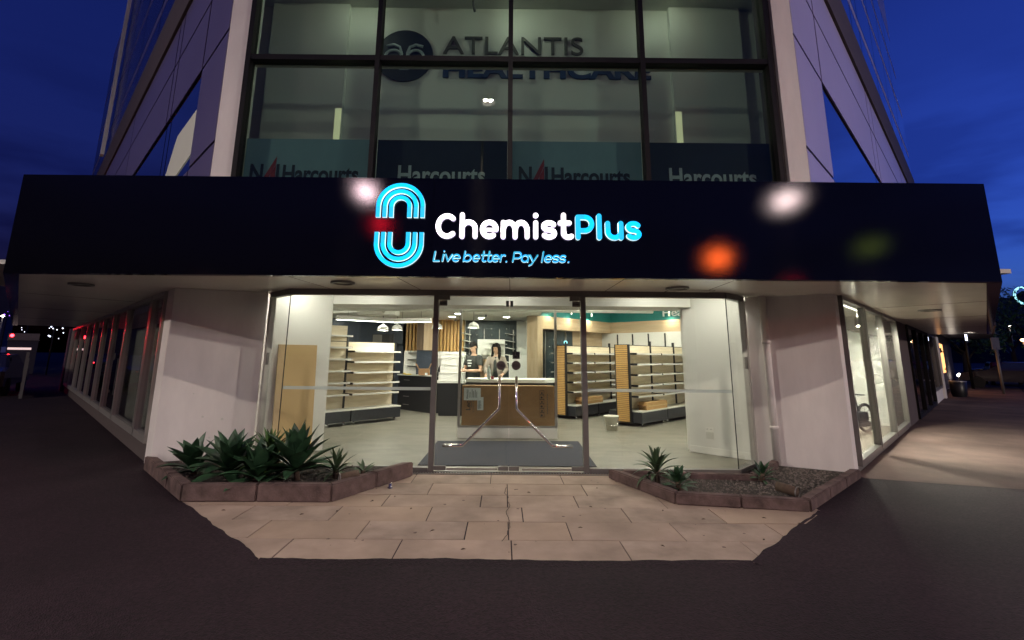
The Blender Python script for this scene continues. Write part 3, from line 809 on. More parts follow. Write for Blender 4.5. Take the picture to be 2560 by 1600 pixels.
dome((-0.69, 11.05, 2.12), "white dome pendant hanging in front of the dark slate wall")

def linear(loc, rotz, L, label, m='led', w=0.07, h=0.09):
    t = thing("linear_lamp", label, "lamp", loc, rotz, "linear lamps under the shop ceiling")
    b = MB(); b.box(0, -w / 2, 0, L, w / 2, h); b.build("housing", M['white'], t)
    b = MB(); b.box(0.01, -w / 2 + 0.006, -0.006, L - 0.01, w / 2 - 0.006, -0.001); b.build("diffuser", M[m], t)
    b = MB()
    for x in (0.25, L - 0.25): b.tube([(x, 0, h), (x, 0, 3.1 - loc[2])], 0.004, 5)
    b.build("wire", M['frame'], t)
    return t
linear((-3.62, 10.35, 2.24), math.atan2(0.75, 1.05), 1.30, "left arm of the white angled linear lamp over the left shelving")
linear((-2.58, 11.15, 2.24), math.atan2(-0.28, 0.9), 0.98, "right arm of the white angled linear lamp over the left shelving")
linear((1.98, 9.75, 2.44), math.atan2(-0.9, 1.15), 1.40, "white linear lamp before the teal band near the right return")
# recessed downlights
def downlight(x, y, z, label, m='lamp_shop', r=0.085, group="recessed downlights in the shop ceiling"):
    t = thing("downlight", label, "downlight", (x, y, z), group=group)
    b = MB(); b.lathe([(r + 0.02, 0.0), (r + 0.02, -0.008), (r, -0.008), (r - 0.002, 0.012)], seg=20); b.build("rim", M['white'], t)
    b = MB(); b.lathe([(r - 0.002, -0.004), (0.001, -0.006)], seg=18); b.build("lens", M[m], t)
    return t
dl = [(-1.42, 13.2, "over the slatted lining, first from the left"), (-1.16, 12.2, "just left of the glass screen post"),
      (-0.64, 13.6, "above the man in the dispensary"), (0.08, 13.1, "above the woman at the dispensary")]
for x, y, s in dl: downlight(x, y, 2.549, "lit round downlight " + s)
for x, y in ((-3.2, 12.6), (-5.2, 13.6)): downlight(x, y, 2.549, "lit downlight over the dark kitchen wall")
for x, y in ((-1.6, 9.6), (0.2, 9.6), (2.0, 9.4), (-4.6, 11.2), (1.6, 11.8), (3.6, 10.6), (3.2, 13.0), (4.9, 12.0), (0.3, 10.9), (2.75, 12.1), (4.1, 10.6), (3.0, 9.9)):  # last three added to brighten the island shelving
    downlight(x, y, 3.099, "lit downlight in the high ceiling of the sales floor", r=0.10)
for x, y in ((-2.2, 7.45), (0.1, 7.4), (2.35, 7.45), (-3.1, 7.25), (3.2, 7.2)):
    downlight(x, y, 2.699, "lit downlight in the window ceiling behind the front glass", m='lamp_window', r=0.10, group="downlights behind the front glass")
# spots washing the oak bulkheads
d1 = (K - Vector(A1)).normalized(); d2 = (Vector(A2) - K).normalized()
for i, (o, d, n, s, where) in enumerate(((Vector(A1), d1, Vector((d1.y, -d1.x)), 0.45, "nearest the oak pier"), (Vector(A1), d1, Vector((d1.y, -d1.x)), 1.35, "second from the oak pier"),
        (Vector(A1), d1, Vector((d1.y, -d1.x)), 2.35, "third from the oak pier"), (K, d2, Vector((d2.y, -d2.x)), 2.05, "below the white wall lettering"))):
    p = o + d * s + n * 0.14
    t = thing("spot_lamp", "small spot washing the oak bulkhead, " + where, "spotlight", (p.x, p.y, 2.68), group="spots along the oak bulkhead")
    b = MB(); b.lathe([(0.03, 0.07), (0.034, 0.0), (0.028, 0.0), (0.026, 0.06)], seg=14, cap=False); b.build("barrel", M['white'], t)
    b = MB(); b.lathe([(0.026, 0.012), (0.001, 0.010)], seg=12); b.build("bulb", M['lamp_scallop'], t)
    b = MB(); b.tube([(0, 0, 0.07), (0, 0, 0.20), (-n.x * 0.12, -n.y * 0.12, 0.20)], 0.007, 6); b.build("bracket", M['white'], t)
def camera_dome(loc, label):
    t = thing("security_camera", label, "camera", loc, group="security cameras")
    b = MB(); b.lathe([(0.055, 0.0), (0.05, -0.05), (0.001, -0.055)], seg=16); b.build("body", M['white'], t)
    b = MB(); b.ball((0, -0.035, -0.035), 0.034, 12, 8); b.build("lens", M['black'], t)
camera_dome((-0.46, 12.4, 2.55), "white security camera on the lowered ceiling above the reception desk")
camera_dome((-1.42, 14.1, 2.55), "white security camera at the top of the slatted pine lining")

# ---- shelving
def gondola(name, label, cat, loc, rotz, bays, H, oneside=True, endpanel=None, tall=None, group=None):
    """run of shop shelving along +x, shelves facing -y; bays = list of bay lengths"""
    t = thing(name, label, cat, loc, rotz, group)
    depth = 0.42
    x = 0.0
    for i, L in enumerate(bays):
        h = tall[i] if tall else H
        b = MB(); b.box(x + 0.01, -depth, 0.07, x + L - 0.01, 0.0, 0.30); b.build("base", M['charcoal'], t, bevel=0.006)
        b = MB(); b.box(x + 0.008, -depth - 0.006, 0.301, x + L - 0.008, 0.0, 0.325); b.build("base_top", M['shelf_edge'], t)
        b = MB(); b.box(x + 0.04, -0.03, 0.326, x + L - 0.002, 0.0, h); b.build("back_panel", M['board'], t)
        nsh = 5 if h < 1.9 else 6
        for k in range(nsh):
            z = 0.62 + k * 0.235 if h < 1.9 else 0.62 + k * 0.255
            b = MB(); b.box(x + 0.05, -0.33, z, x + L - 0.03, -0.032, z + 0.016); b.mi = 1; b.box(x + 0.05, -0.344, z - 0.012, x + L - 0.03, -0.331, z + 0.026)
            sh = b.build("shelf", [M['board'], M['shelf_edge']], t)
            b = MB()
            for xb in (x + 0.036, x + L - 0.028): b.prism([(xb, -0.33), (xb + 0.012, -0.33), (xb + 0.012, -0.03), (xb, -0.03)], z - 0.012, z + 0.030)
            b.build("bracket", M['black'], sh)
        b = MB(); b.box(x, -0.06, 0.07, x + 0.035, 0.0, h + (0.12 if i else 0.02)); b.build("upright", M['black'], t)
        b = MB()
        for cx in (x + 0.12, x + L - 0.12):
            b.lathe([(0.028, 0.0), (0.03, 0.02), (0.03, 0.035), (0.02, 0.07)], (cx, -depth + 0.08, 0), 10)
        b.build("castor", M['chrome'], t)
        x += L
    b = MB(); b.box(x, -0.06, 0.07, x + 0.035, 0.0, H + 0.02); b.build("upright", M['black'], t)
    b = MB(); b.box(0.0, -0.032, H, x, 0.002, H + 0.015); b.build("top_rail", M['black'], t)
    if not oneside:
        b = MB(); b.box(0.0, 0.002, 0.07, x, 0.03, H); b.build("back_panel", M['board'], t)
        b = MB(); b.box(0.0, 0.03, 0.07, x, 0.42, 0.30); b.build("base", M['charcoal'], t)
        for k in range(5):
            z = 0.62 + k * 0.235
            b = MB(); b.box(0.03, 0.03, z, x - 0.03, 0.34, z + 0.03); b.build("shelf", M['shelf_edge'], t)
    if endpanel:
        b = MB(); b.box(-0.05, -0.19, 0.06, -0.002, 0.19, H + 0.02); ep = b.build("end_panel", M['black'], t)
        b = MB(); z = 0.09
        while z < H - 0.03:
            b.box(-0.066, -0.15, z, -0.051, 0.15, z + 0.033); z += 0.042
        b.build("slats", M['slat_orange'], ep)
    return t
S45 = math.radians(45)
gl = gondola("shelf_unit", "tall run of empty oak shelving with black base left of the entrance", "shelving", (-4.02, 10.60, 0), math.atan2(1.41, 1.30), [0.62, 1.30], 1.78, tall=[2.14, 1.78])
g1 = gondola("shelf_unit", "island shelving with orange slatted end just right of the glass screen", "shelving", (1.46, 12.28, 0), S45 * 1.06, [1.05, 1.30, 0.9], 1.76, False, True, group="island shelving with orange ends")
g2 = gondola("shelf_unit", "nearer island shelving with orange slatted end before the right return", "shelving", (2.74, 11.10, 0), S45, [1.20, 1.25, 0.9], 1.76, False, True, group="island shelving with orange ends")
def carton(loc, rotz, size, label, tilt=0.0, m='cardboard_light'):
    t = thing("carton", label, "box", loc, rotz)
    b = MB(); b.box(0, 0, 0, *size); b.build("body", M[m], t, bevel=0.003)
    b = MB(); b.box(0.1, -0.0012, size[2] * 0.45, size[0] - 0.02, -0.0002, size[2] * 0.55); b.build("tape", M['mdf'], t)
    b = MB(); b.obox((-0.03, size[1] / 2, size[2] * 0.52), (0.075, size[1], 0.004), 0, Matrix.Rotation(0.5, 4, 'Y')); b.build("flap", M['cardboard'], t)
    return t
c45 = math.cos(S45)
carton((2.74 + c45 * 0.30 + c45 * 0.38, 11.10 + c45 * 0.30 - c45 * 0.38, 0.328), S45, (0.98, 0.2, 0.17), "long open carton on the base of the nearer island shelving")
carton((1.46 + 0.22 + 0.30, 12.28 + 0.22 - 0.24, 0.328), S45 * 1.06, (0.98, 0.2, 0.16), "long carton on the base of the island shelving by the screen")

# ---- window area
t = thing("leaning_board", "large tan sheet of board leaning against the left window return", "board", (-3.38, 7.42, 0))
b = MB()
dv = (Vector((-2.88, 8.03)) - Vector((-3.5, 7.3))).normalized(); nv = Vector((dv.y, -dv.x))
a0 = Vector((-3.42, 7.34)) - Vector((-3.38, 7.42)) + nv * 0.10; a1 = a0 + dv * 0.62
b.loft([[(a0.x, a0.y, 0.0), (a1.x, a1.y, 0.0), (a1.x - nv.x * 0.018, a1.y - nv.y * 0.018, 0.0), (a0.x - nv.x * 0.018, a0.y - nv.y * 0.018, 0.0)],
        [(a0.x - nv.x * 0.07, a0.y - nv.y * 0.07, 1.64), (a1.x - nv.x * 0.07, a1.y - nv.y * 0.07, 1.64), (a1.x - nv.x * 0.088, a1.y - nv.y * 0.088, 1.64), (a0.x - nv.x * 0.088, a0.y - nv.y * 0.088, 1.64)]], smooth=False)
b.build("sheet", M['mdf'], t)
b = MB(); b.prism([(-1.17, 7.00), (1.31, 7.00), (1.36, 8.98), (-1.15, 8.90)], 0.0, 0.008)
tag(b.build("entrance_mat", M['mat_grey']), "large dark grey mat on the floor inside the doors", "mat")
t = thing("power_outlet", "white double power outlet with grey flap on the right window return", "outlet", (3.30, 7.944, 0.37), math.atan2(-0.68, 0.70))
b = MB(); b.box(-0.065, -0.012, -0.035, 0.065, 0.0, 0.035); b.build("plate", M['white'], t, bevel=0.003)
b = MB(); b.box(-0.055, -0.006, -0.14, 0.065, 0.0, -0.037); b.build("flap", M['ceiling'], t)
b = MB()
for x in (-0.03, 0.03): b.box(x - 0.006, -0.0145, 0.004, x + 0.006, -0.0122, 0.016)
b.build("switch", M['frame'], t)

# free-standing glazed screen with the big carton behind it
t = thing("glass_screen", "free-standing glazed screen on a white plinth behind the doors", "screen", (0.09, 9.30, 0))
b = MB(); b.box(-0.93, -0.05, 0, 0.93, 0.10, 0.18); b.build("plinth", M['white'], t, bevel=0.004)
b = MB(); b.box(-0.93, -0.03, 0.18, 0.93, 0.03, 0.215); b.build("bottom_rail", M['alu'], t)
for x in (-0.915, 0.915):
    b = MB(); b.box(x - 0.022, -0.03, 0.215, x + 0.022, 0.03, 2.7); b.build("post", M['alu'], t)
b = MB(); b.box(-0.89, -0.004, 0.215, 0.89, 0.004, 2.65); b.build("pane", M['glass'], t)
for x in (-0.18, 0.03):
    b = MB(); b.box(x, -0.062, 0.065, x + 0.13, -0.05, 0.135); b.build("socket_plate", M['white'], t, bevel=0.003)
t = thing("carton", "big flat brown carton marked fragile standing behind the glass screen", "box", (0.105, 9.55, 0))
b = MB(); b.box(-0.885, -0.12, 0.19, 0.885, 0.12, 0.935); b.build("body", M['cardboard'], t, bevel=0.008)
b = MB(); b.box(-0.8, -0.10, 0.0, 0.8, 0.10, 0.189); b.build("support", M['cardboard_light'], t)
b = MB(); b.box(-0.85, -0.123, 0.66, -0.53, -0.121, 0.89); b.build("fragile_label", M['label_white'], t)
text("lettering", "FRAGILE", M['text_dark'], t, (-0.80, 0.69, -0.765, 0.86), -0.125, bold=0.02, depth=0.001, rot=90)
for k, (x0, l0) in enumerate(((-0.74, 0.10), (-0.70, 0.15), (-0.67, 0.12), (-0.64, 0.14), (-0.61, 0.11))):
    b = MB(); b.box(x0, -0.1245, 0.71, x0 + 0.012, -0.1235, 0.71 + l0); b.build("print_line", M['text_grey'], t)
b = MB(); b.box(-0.59, -0.1255, 0.48, -0.475, -0.1238, 0.72); lb = b.build("address_label", M['label_white'], t)
b = MB()
for k in range(14): b.box(-0.575, -0.1275, 0.505 + k * 0.011, -0.535 + (k % 3) * 0.012, -0.1262, 0.509 + k * 0.011 + 0.003 * (k % 2))
b.build("bar_code", M['text_dark'], lb)
text("lettering", "Lec", M['text_dark'], t, (-0.81, 0.48, -0.72, 0.645), -0.1225, bold=0.02, depth=0.001, rot=90)
b = MB()
for k in range(5): b.box(-0.675, -0.1225, 0.44 + k * 0.046, -0.660, -0.1212, 0.472 + k * 0.046)
b.box(-0.705, -0.1225, 0.53, -0.69, -0.1212, 0.645)
b.build("print_line", M['text_grey'], t)
b = MB()   # handling marks: an upright strip of framed symbols
def frame_rect(x0, z0, x1, z1, w=0.006):
    y0, y1 = -0.1225, -0.1212
    b.box(x0, y0, z0, x1, y1, z0 + w); b.box(x0, y0, z1 - w, x1, y1, z1); b.box(x0, y0, z0 + w, x0 + w, y1, z1 - w); b.box(x1 - w, y0, z0 + w, x1, y1, z1 - w)
for k in range(6): frame_rect(0.60, 0.36 + k * 0.082, 0.685, 0.36 + k * 0.082 + 0.082)
for k in range(6):
    z = 0.36 + k * 0.082
    b.box(0.62 + 0.01 * (k % 2), -0.1225, z + 0.018, 0.655, -0.1212, z + 0.05)
b.build("handling_marks", M['text_dark'], t)
b = MB()
for k in range(9): b.box(0.74, -0.1225, 0.42 + k * 0.042, 0.752, -0.1212, 0.448 + k * 0.042)
b.build("print_line", M['text_grey'], t)
t = thing("bucket", "small white plastic bucket on the floor by the nearer island", "bucket", (2.26, 10.34, 0))
b = MB(); b.lathe([(0.001, 0.004), (0.105, 0.0), (0.145, 0.27), (0.152, 0.27), (0.154, 0.295), (0.146, 0.295), (0.136, 0.26), (0.10, 0.012), (0.001, 0.012)], seg=28); b.build("tub", M['bucket'], t)
b = MB(); b.tube([(0.15, 0, 0.27), (0.16, -0.02, 0.2), (0.10, -0.12, 0.13), (0, -0.165, 0.11), (-0.10, -0.12, 0.13), (-0.16, -0.02, 0.2), (-0.15, 0, 0.27)], 0.004, 6); b.build("handle", M['chrome'], t)

# ---- counters
t = thing("shop_counter", "long black counter with pale top and drawers at the left rear", "counter", (-2.4, 13.1, 0))
b = MB(); b.prism([(-0.60, 0.95), (0.50, -0.06), (1.32, -0.04), (1.32, 0.55), (-0.2, 1.2)], 0, 0.93); b.build("body", M['black'], t)
b = MB(); b.prism([(-0.64, 0.94), (0.49, -0.09), (0.60, -0.09), (0.62, 0.55), (-0.2, 1.22)], 0.931, 0.965); b.build("top", M['shelf_edge'], t)
b = MB(); b.prism([(0.605, -0.10), (1.36, -0.08), (1.36, 0.55), (0.625, 0.55)], 0.931, 0.952); b.build("top", M['shelf_edge'], t)
for k in range(4):
    b = MB(); b.obox((-0.33 + 0.03, 0.66 - 0.02, 0.15 + k * 0.22), (0.26, 0.01, 0.012), math.atan2(-1.01, 1.1)); b.build("drawer_handle", M['alu'], t)
t = thing("display_stand", "white stepped display stand standing before the black counter", "display stand", (-1.33, 12.75, 0.0))
b = MB(); b.box(-0.30, -0.22, 0, 0.32, 0.2, 0.80); b.build("base", M['black'], t)
for k, (hw, z0, z1, yo) in enumerate(((0.36, 0.80, 0.86, 0), (0.325, 0.86, 1.06, 0.02), (0.30, 1.06, 1.26, 0.07), (0.275, 1.26, 1.45, 0.12), (0.17, 1.45, 1.54, 0.15))):
    b = MB(); b.box(-hw, -0.22 + yo, z0, hw, 0.2, z1 - 0.012); b.box(-hw - 0.015, -0.235 + yo, z1 - 0.012, hw + 0.015, 0.2, z1); b.build("tier", M['white'], t)
t = thing("carton", "small open brown carton with raised flaps on the counter top", "box", (-2.16, 13.25, 0.966))
b = MB(); b.box(-0.12, -0.08, 0, 0.16, 0.12, 0.17); b.build("body", M['cardboard'], t)
for sx_, a in ((-0.15, 0.55), (0.17, -0.42)):
    b = MB(); b.obox((sx_ - 0.02 * (sx_ < 0), 0.02, 0.235), (0.004, 0.2, 0.18), 0, Matrix.Rotation(-a, 4, 'Y')); b.build("flap", M['cardboard'], t)
b = MB(); b.box(0.06, -0.083, 0.01, 0.13, -0.081, 0.06); b.build("label", M['label_white'], t)
t = thing("card_reader", "black card terminal with a small handset on the counter", "card terminal", (-1.70, 12.98, 0.95))
b = MB(); b.prism([(-0.07, -0.06), (0.08, -0.08), (0.08, 0.08), (-0.07, 0.08)], 0.0, 0.12); b.build("body", M['black'], t, bevel=0.006)
b = MB(); b.obox((0.01, -0.01, 0.20), (0.055, 0.05, 0.16), 0.3, Matrix.Rotation(0.35, 4, 'Y')); b.tube([(0, 0, 0.12), (0.01, 0, 0.16)], 0.02, 8); b.build("handset", M['black'], t)
b = MB(); b.ball((0, 0, 0.012), (0.09, 0.05, 0.018), 10, 6); b.ball((0.08, 0.02, 0.012), (0.06, 0.05, 0.016), 10, 6); b.ball((-0.06, 0.01, 0.028), (0.05, 0.04, 0.02), 10, 6)
tag(b.build("cleaning_cloth", M['yellow'], loc=(-2.66, 13.45, 0.967)), "crumpled yellow cloth on the left end of the counter", "cloth")

# reception desk with the arch emblem
t = thing("reception_desk", "white-topped reception desk with teal arch emblem behind the screen", "desk", (0.2, 10.75, 0))
b = MB(); b.prism([(-0.95, 0.05), (-0.62, -0.2), (0.75, -0.2), (0.90, 0.1), (0.90, 0.55), (-0.95, 0.55)], 0, 0.93); b.build("body", M['charcoal'], t)
b = MB(); b.prism([(-1.02, 0.02), (-0.66, -0.28), (0.70, -0.28), (0.98, 0.0), (0.98, 0.6), (-1.02, 0.6)], 0.931, 1.0); b.build("top", M['white'], t, bevel=0.01)
for rr in (0.20, 0.15, 0.10):
    b = MB(); b.tube([(-0.50 + rr * math.cos(a), -0.215, 0.68 + rr * math.sin(a)) for a in [PI * k / 16 for k in range(17)]], 0.014, 6); b.build("emblem_arch", M['teal'], t)
def bottle(loc, label):
    t = thing("water_bottle", label, "bottle", loc)
    b = MB(); b.lathe([(0.001, 0), (0.036, 0.002), (0.038, 0.06), (0.034, 0.10), (0.038, 0.14), (0.036, 0.20), (0.014, 0.255), (0.013, 0.275)], seg=16); b.build("body", M['bottle'], t)
    b = MB(); b.lathe([(0.016, 0.272), (0.016, 0.295), (0.001, 0.296)], seg=12); b.build("cap", M['white'], t)
    b = MB(); b.lathe([(0.0385, 0.06), (0.0395, 0.062), (0.0395, 0.118), (0.0385, 0.12)], seg=16); b.build("label", M['label_white'], t)
bottle((-0.31, 10.62, 1.0), "clear plastic water bottle on the white reception desk")
t = thing("plant_pot", "small red pot with dry sprigs beside the water bottle", "pot", (-0.23, 10.58, 1.0))
b = MB(); b.lathe([(0.001, 0), (0.03, 0.0), (0.038, 0.065), (0.033, 0.065), (0.028, 0.02), (0.001, 0.02)], seg=16); b.build("pot", M['red'], t)
b = MB()
for k in range(9):
    a = random.uniform(0, 6.28); L = random.uniform(0.06, 0.13)
    b.tube([(0, 0, 0.05), (0.02 * math.cos(a), 0.02 * math.sin(a), 0.05 + L * 0.6), (0.05 * math.cos(a), 0.05 * math.sin(a), 0.05 + L)], [0.003, 0.002, 0.004], 5)
b.build("sprigs", M['leaf_dull'], t)
# ---- fittings on the rear walls
t = thing("wall_rack", "steel wall rails with white angled shelves on the dark slate wall", "rack", (-0.4, 14.59, 0))
b = MB()
for x in (-0.62, -0.18, 0.28, 0.70): b.box(x - 0.012, -0.03, 1.05, x + 0.012, -0.005, 2.28)
b.build("rails", M['alu'], t)
for zi in range(5):
    for x in (-0.72, 0.60):
        b = MB(); b.obox((x, -0.12, 1.30 + zi * 0.21), (0.26, 0.2, 0.015), 0.35 * (-1 if x > 0 else 1), Matrix.Rotation(0.18, 4, 'Y')); b.build("shelf", M['white'], t)
b = MB()
for zi in range(2):
    for x in (-0.4, -0.18, 0.05, 0.28, 0.5): b.ball((x, -0.04, 2.12 + zi * 0.17), 0.018, 8, 6)
b.build("hooks", M['chrome'], t)
t = thing("wall_cabinet", "white panel with angled display ledges on the slate wall behind the staff", "cabinet", (-0.35, 14.5, 1.42))
b = MB(); b.box(-0.42, -0.06, 0, 0.40, 0.03, 0.56); b.build("panel", M['white'], t, bevel=0.006)
for k in range(3):
    b = MB(); b.obox((-0.05 + 0.12 * k, -0.14, 0.12 + 0.16 * k), (0.55, 0.14, 0.012), 0.1, Matrix.Rotation(0.08, 4, 'Y')); b.build("ledge", M['white'], t)
t = thing("tall_cabinet", "tall white cabinet with grey upper panel left of the oak pier", "cabinet", (0.42, 13.9, 0))
b = MB(); b.box(-0.25, 0, 0, 0.27, 0.4, 1.52); b.build("body", M['white'], t, bevel=0.005)
b = MB(); b.box(0.0, 0.02, 1.521, 0.27, 0.4, 1.72); b.build("top_panel", M['ceiling'], t)
t = thing("bookcase", "open oak bookcase standing between the man and the woman", "bookcase", (-0.72, 14.0, 0))
for x in (-0.28, 0.26): bx("side", M['oak'], t, x, 0, 0, x + 0.025, 0.3, 1.40)
for z in (0.1, 0.55, 0.80, 1.08, 1.375): bx("shelf", M['oak'], t, -0.255, 0.0, z, 0.26, 0.3, z + 0.025)
bx("back", M['oak'], t, -0.28, 0.301, 0, 0.285, 0.31, 1.40)
t = thing("drawer_cabinet", "white drawer cabinet with dark ledges below the slatted lining, left of the oak column", "cabinet", (-2.68, 14.0, 0))
b = MB(); b.box(-0.18, 0, 0, 0.22, 0.4, 1.62); b.build("body", M['white'], t, bevel=0.005)
for z in (1.18, 1.36, 1.55): bx("ledge", M['black'], t, -0.05, -0.10, z, 0.42, -0.002, z + 0.018)
t = thing("drawer_cabinet", "wide white cabinet below the slatted lining, right of the oak column", "cabinet", (-1.55, 14.05, 0))
b = MB(); b.box(-0.36, 0, 0, 0.45, 0.35, 1.60); b.build("body", M['white'], t, bevel=0.005)
for z in (1.2, 1.4): bx("ledge", M['shelf_edge'], t, -0.3, -0.12, z, 0.3, -0.002, z + 0.015)
t = thing("kitchen_unit", "dark blue wall cupboards with built-in black microwave at the left rear", "cupboard", (-3.75, 14.25, 0))
b = MB(); b.box(-1.5, 0, 1.82, 0.77, 0.38, 2.56); b.build("cupboard", M['navy'], t, bevel=0.004)
for x in (-1.0, -0.5, 0.3): bx("door_gap", M['black'], t, x, -0.003, 1.84, x + 0.008, -0.0005, 2.54)
b = MB(); b.box(-0.12, -0.03, 1.84, 0.52, -0.004, 2.10); mo = b.build("microwave", M['black'], t, bevel=0.006)
bx("microwave_door", M['frame'], mo, -0.10, -0.036, 1.86, 0.17, -0.031, 2.08)
bx("back_panel", M['navy'], t, -1.5, 0.2, 0.0, 0.77, 0.38, 1.819)
# hanging rails and hooks on the right-hand dark lining
t = thing("hook_rack", "steel uprights with chrome hooks on the dark lining beside the oak pier", "rack", (0.95, 13.14, 0), S45)
for x in (0.25, 0.72, 1.18): bx("upright", M['alu'], t, x - 0.014, -0.04, 0.2, x + 0.014, -0.002, 2.2)
b = MB()
for zi in range(7):
    for x in (0.12, 0.42, 0.6, 0.95, 1.1): b.ball((x, -0.05, 0.75 + zi * 0.2), 0.016, 8, 6)
b.build("hooks", M['chrome'], t)
t = thing("wall_shelving", "row of slim black uprights along the white right rear wall", "rack", (3.3, 15.2, 0), -S45)
for k in range(8): bx("upright", M['black'], t, 0.35 + k * 0.52, -0.04, 0.3, 0.375 + k * 0.52, -0.002, 2.18)
for z in (1.5, 1.1, 0.7): bx("shelf", M['shelf_edge'], t, 0.3, -0.36, z, 4.2, -0.042, z + 0.02)
# illuminated arch emblem on the sales-floor wall
t = thing("wall_emblem", "small teal lit arch emblem above the island shelving by the screen", "emblem", (1.62, 12.55, 1.80))
b = MB()
for s_, z0 in ((1, 0.03), (-1, -0.03)):
    b.tube([(-0.035, 0, z0), (-0.035, 0, z0 + s_ * 0.04), (-0.02, 0, z0 + s_ * 0.058), (0.02, 0, z0 + s_ * 0.058), (0.035, 0, z0 + s_ * 0.04), (0.035, 0, z0)], 0.011, 6)
b.build("arches", M['neon_teal'], t)
b = MB(); b.box(-0.5, 0.02, -0.12, 1.1, 0.04, -0.02); b.tube([(0, 0.03, -0.12), (0, 0.05, -0.04)], 0.01, 6); b.build("header_board", M['charcoal'], t, rotz=S45)
bx("bracket", M['charcoal'], t, -0.02, 0.012, -0.10, 0.02, 0.03, 0.10)

# ---- the side showroom seen through the right street windows
iw("showroom_end_wall", (9.02, 11.10), (7.3, 12.82), 0, 2.75, 0.1, 'inner_white', -1)
b = BB(); b.prism([(4.9, 7.0), (9.0, 11.05), (6.8, 12.7), (3.5, 8.4)], 2.52, 2.58); b.build("showroom_ceiling", M['ceiling'])
t = thing("slatwall_display", "white slatted display wall with shelves behind the first right street window", "display", (7.75, 12.30, 0), -S45)
b = MB(); b.box(-0.55, -0.05, 0.1, 0.25, -0.002, 1.75); b.build("panel", M['white'], t)
for k in range(8): bx("shelf", M['shelf_edge'], t, -0.5, -0.22, 0.25 + k * 0.2, 0.22, -0.052, 0.265 + k * 0.2)
bx("end_board", M['oak'], t, 0.26, -0.25, 0, 0.30, -0.002, 1.9)
for i, (px, py, m_, lb_) in enumerate(((5.95, 8.60, 'lamp_side', "grey can spotlight above the first right street window"), (7.10, 9.55, 'lamp_side', "grey can spotlight above the second right street window"), (8.20, 10.45, 'lamp_side', "grey can spotlight near the showroom end wall"))):
    t = thing("can_spotlight", lb_, "spotlight", (px, py, 2.14), group="can spotlights in the side showroom")
    b = MB(); b.lathe([(0.045, 0.18), (0.058, 0.17), (0.058, 0.008), (0.052, 0.008), (0.050, 0.12)], seg=16); b.build("can", M['frame'], t)
    b = MB(); b.lathe([(0.050, 0.012), (0.001, 0.0)], seg=14); b.build("bulb", M[m_], t)
    b = MB(); b.tube([(0, 0, 0.18), (0, 0, 0.38)], 0.012, 6); b.build("stem", M['frame'], t)
for k in range(3):
    linear((4.95 + 0.3 * k, 7.35 - 0.04 * k, 2.44), S45, 3.2, "thin ceiling light line %s in the side showroom" % ("nearest the glass", "in the middle", "farthest from the glass")[2 - k], 'led_dim', 0.05, 0.03)
t = thing("mobility_scooter", "dark mobility scooter with a spoked wheel behind the first street window", "scooter", (7.55, 10.30, 0), 0.5)
b = MB(); b.tube([(0.30 * math.cos(2 * PI * k / 24), 0.02 * 0, 0.30 + 0.27 * math.sin(2 * PI * k / 24)) for k in range(25)], 0.028, 8, cap=False); w_ = b.build("wheel", M['tyre'], t)
b = MB()
for k in range(8): b.tube([(0, 0, 0.30), (0.29 * math.cos(PI * k / 4), 0, 0.30 + 0.26 * math.sin(PI * k / 4))], 0.005, 5)
b.build("spokes", M['chrome'], w_)
b = MB(); b.box(-0.75, -0.16, 0.16, -0.1, 0.2, 0.26); b.prism([(-0.5, -0.14), (-0.15, -0.14), (-0.15, 0.18), (-0.5, 0.18)], 0.26, 0.44); b.build("body", M['charcoal'], t, bevel=0.02)
b = MB(); b.tube([(-0.2, 0.02, 0.4), (-0.28, 0.02, 0.7), (-0.36, 0.02, 0.78)], 0.016, 8); b.tube([(-0.36, -0.2, 0.78), (-0.36, 0.24, 0.78)], 0.014, 8); b.build("handlebar", M['black'], t)

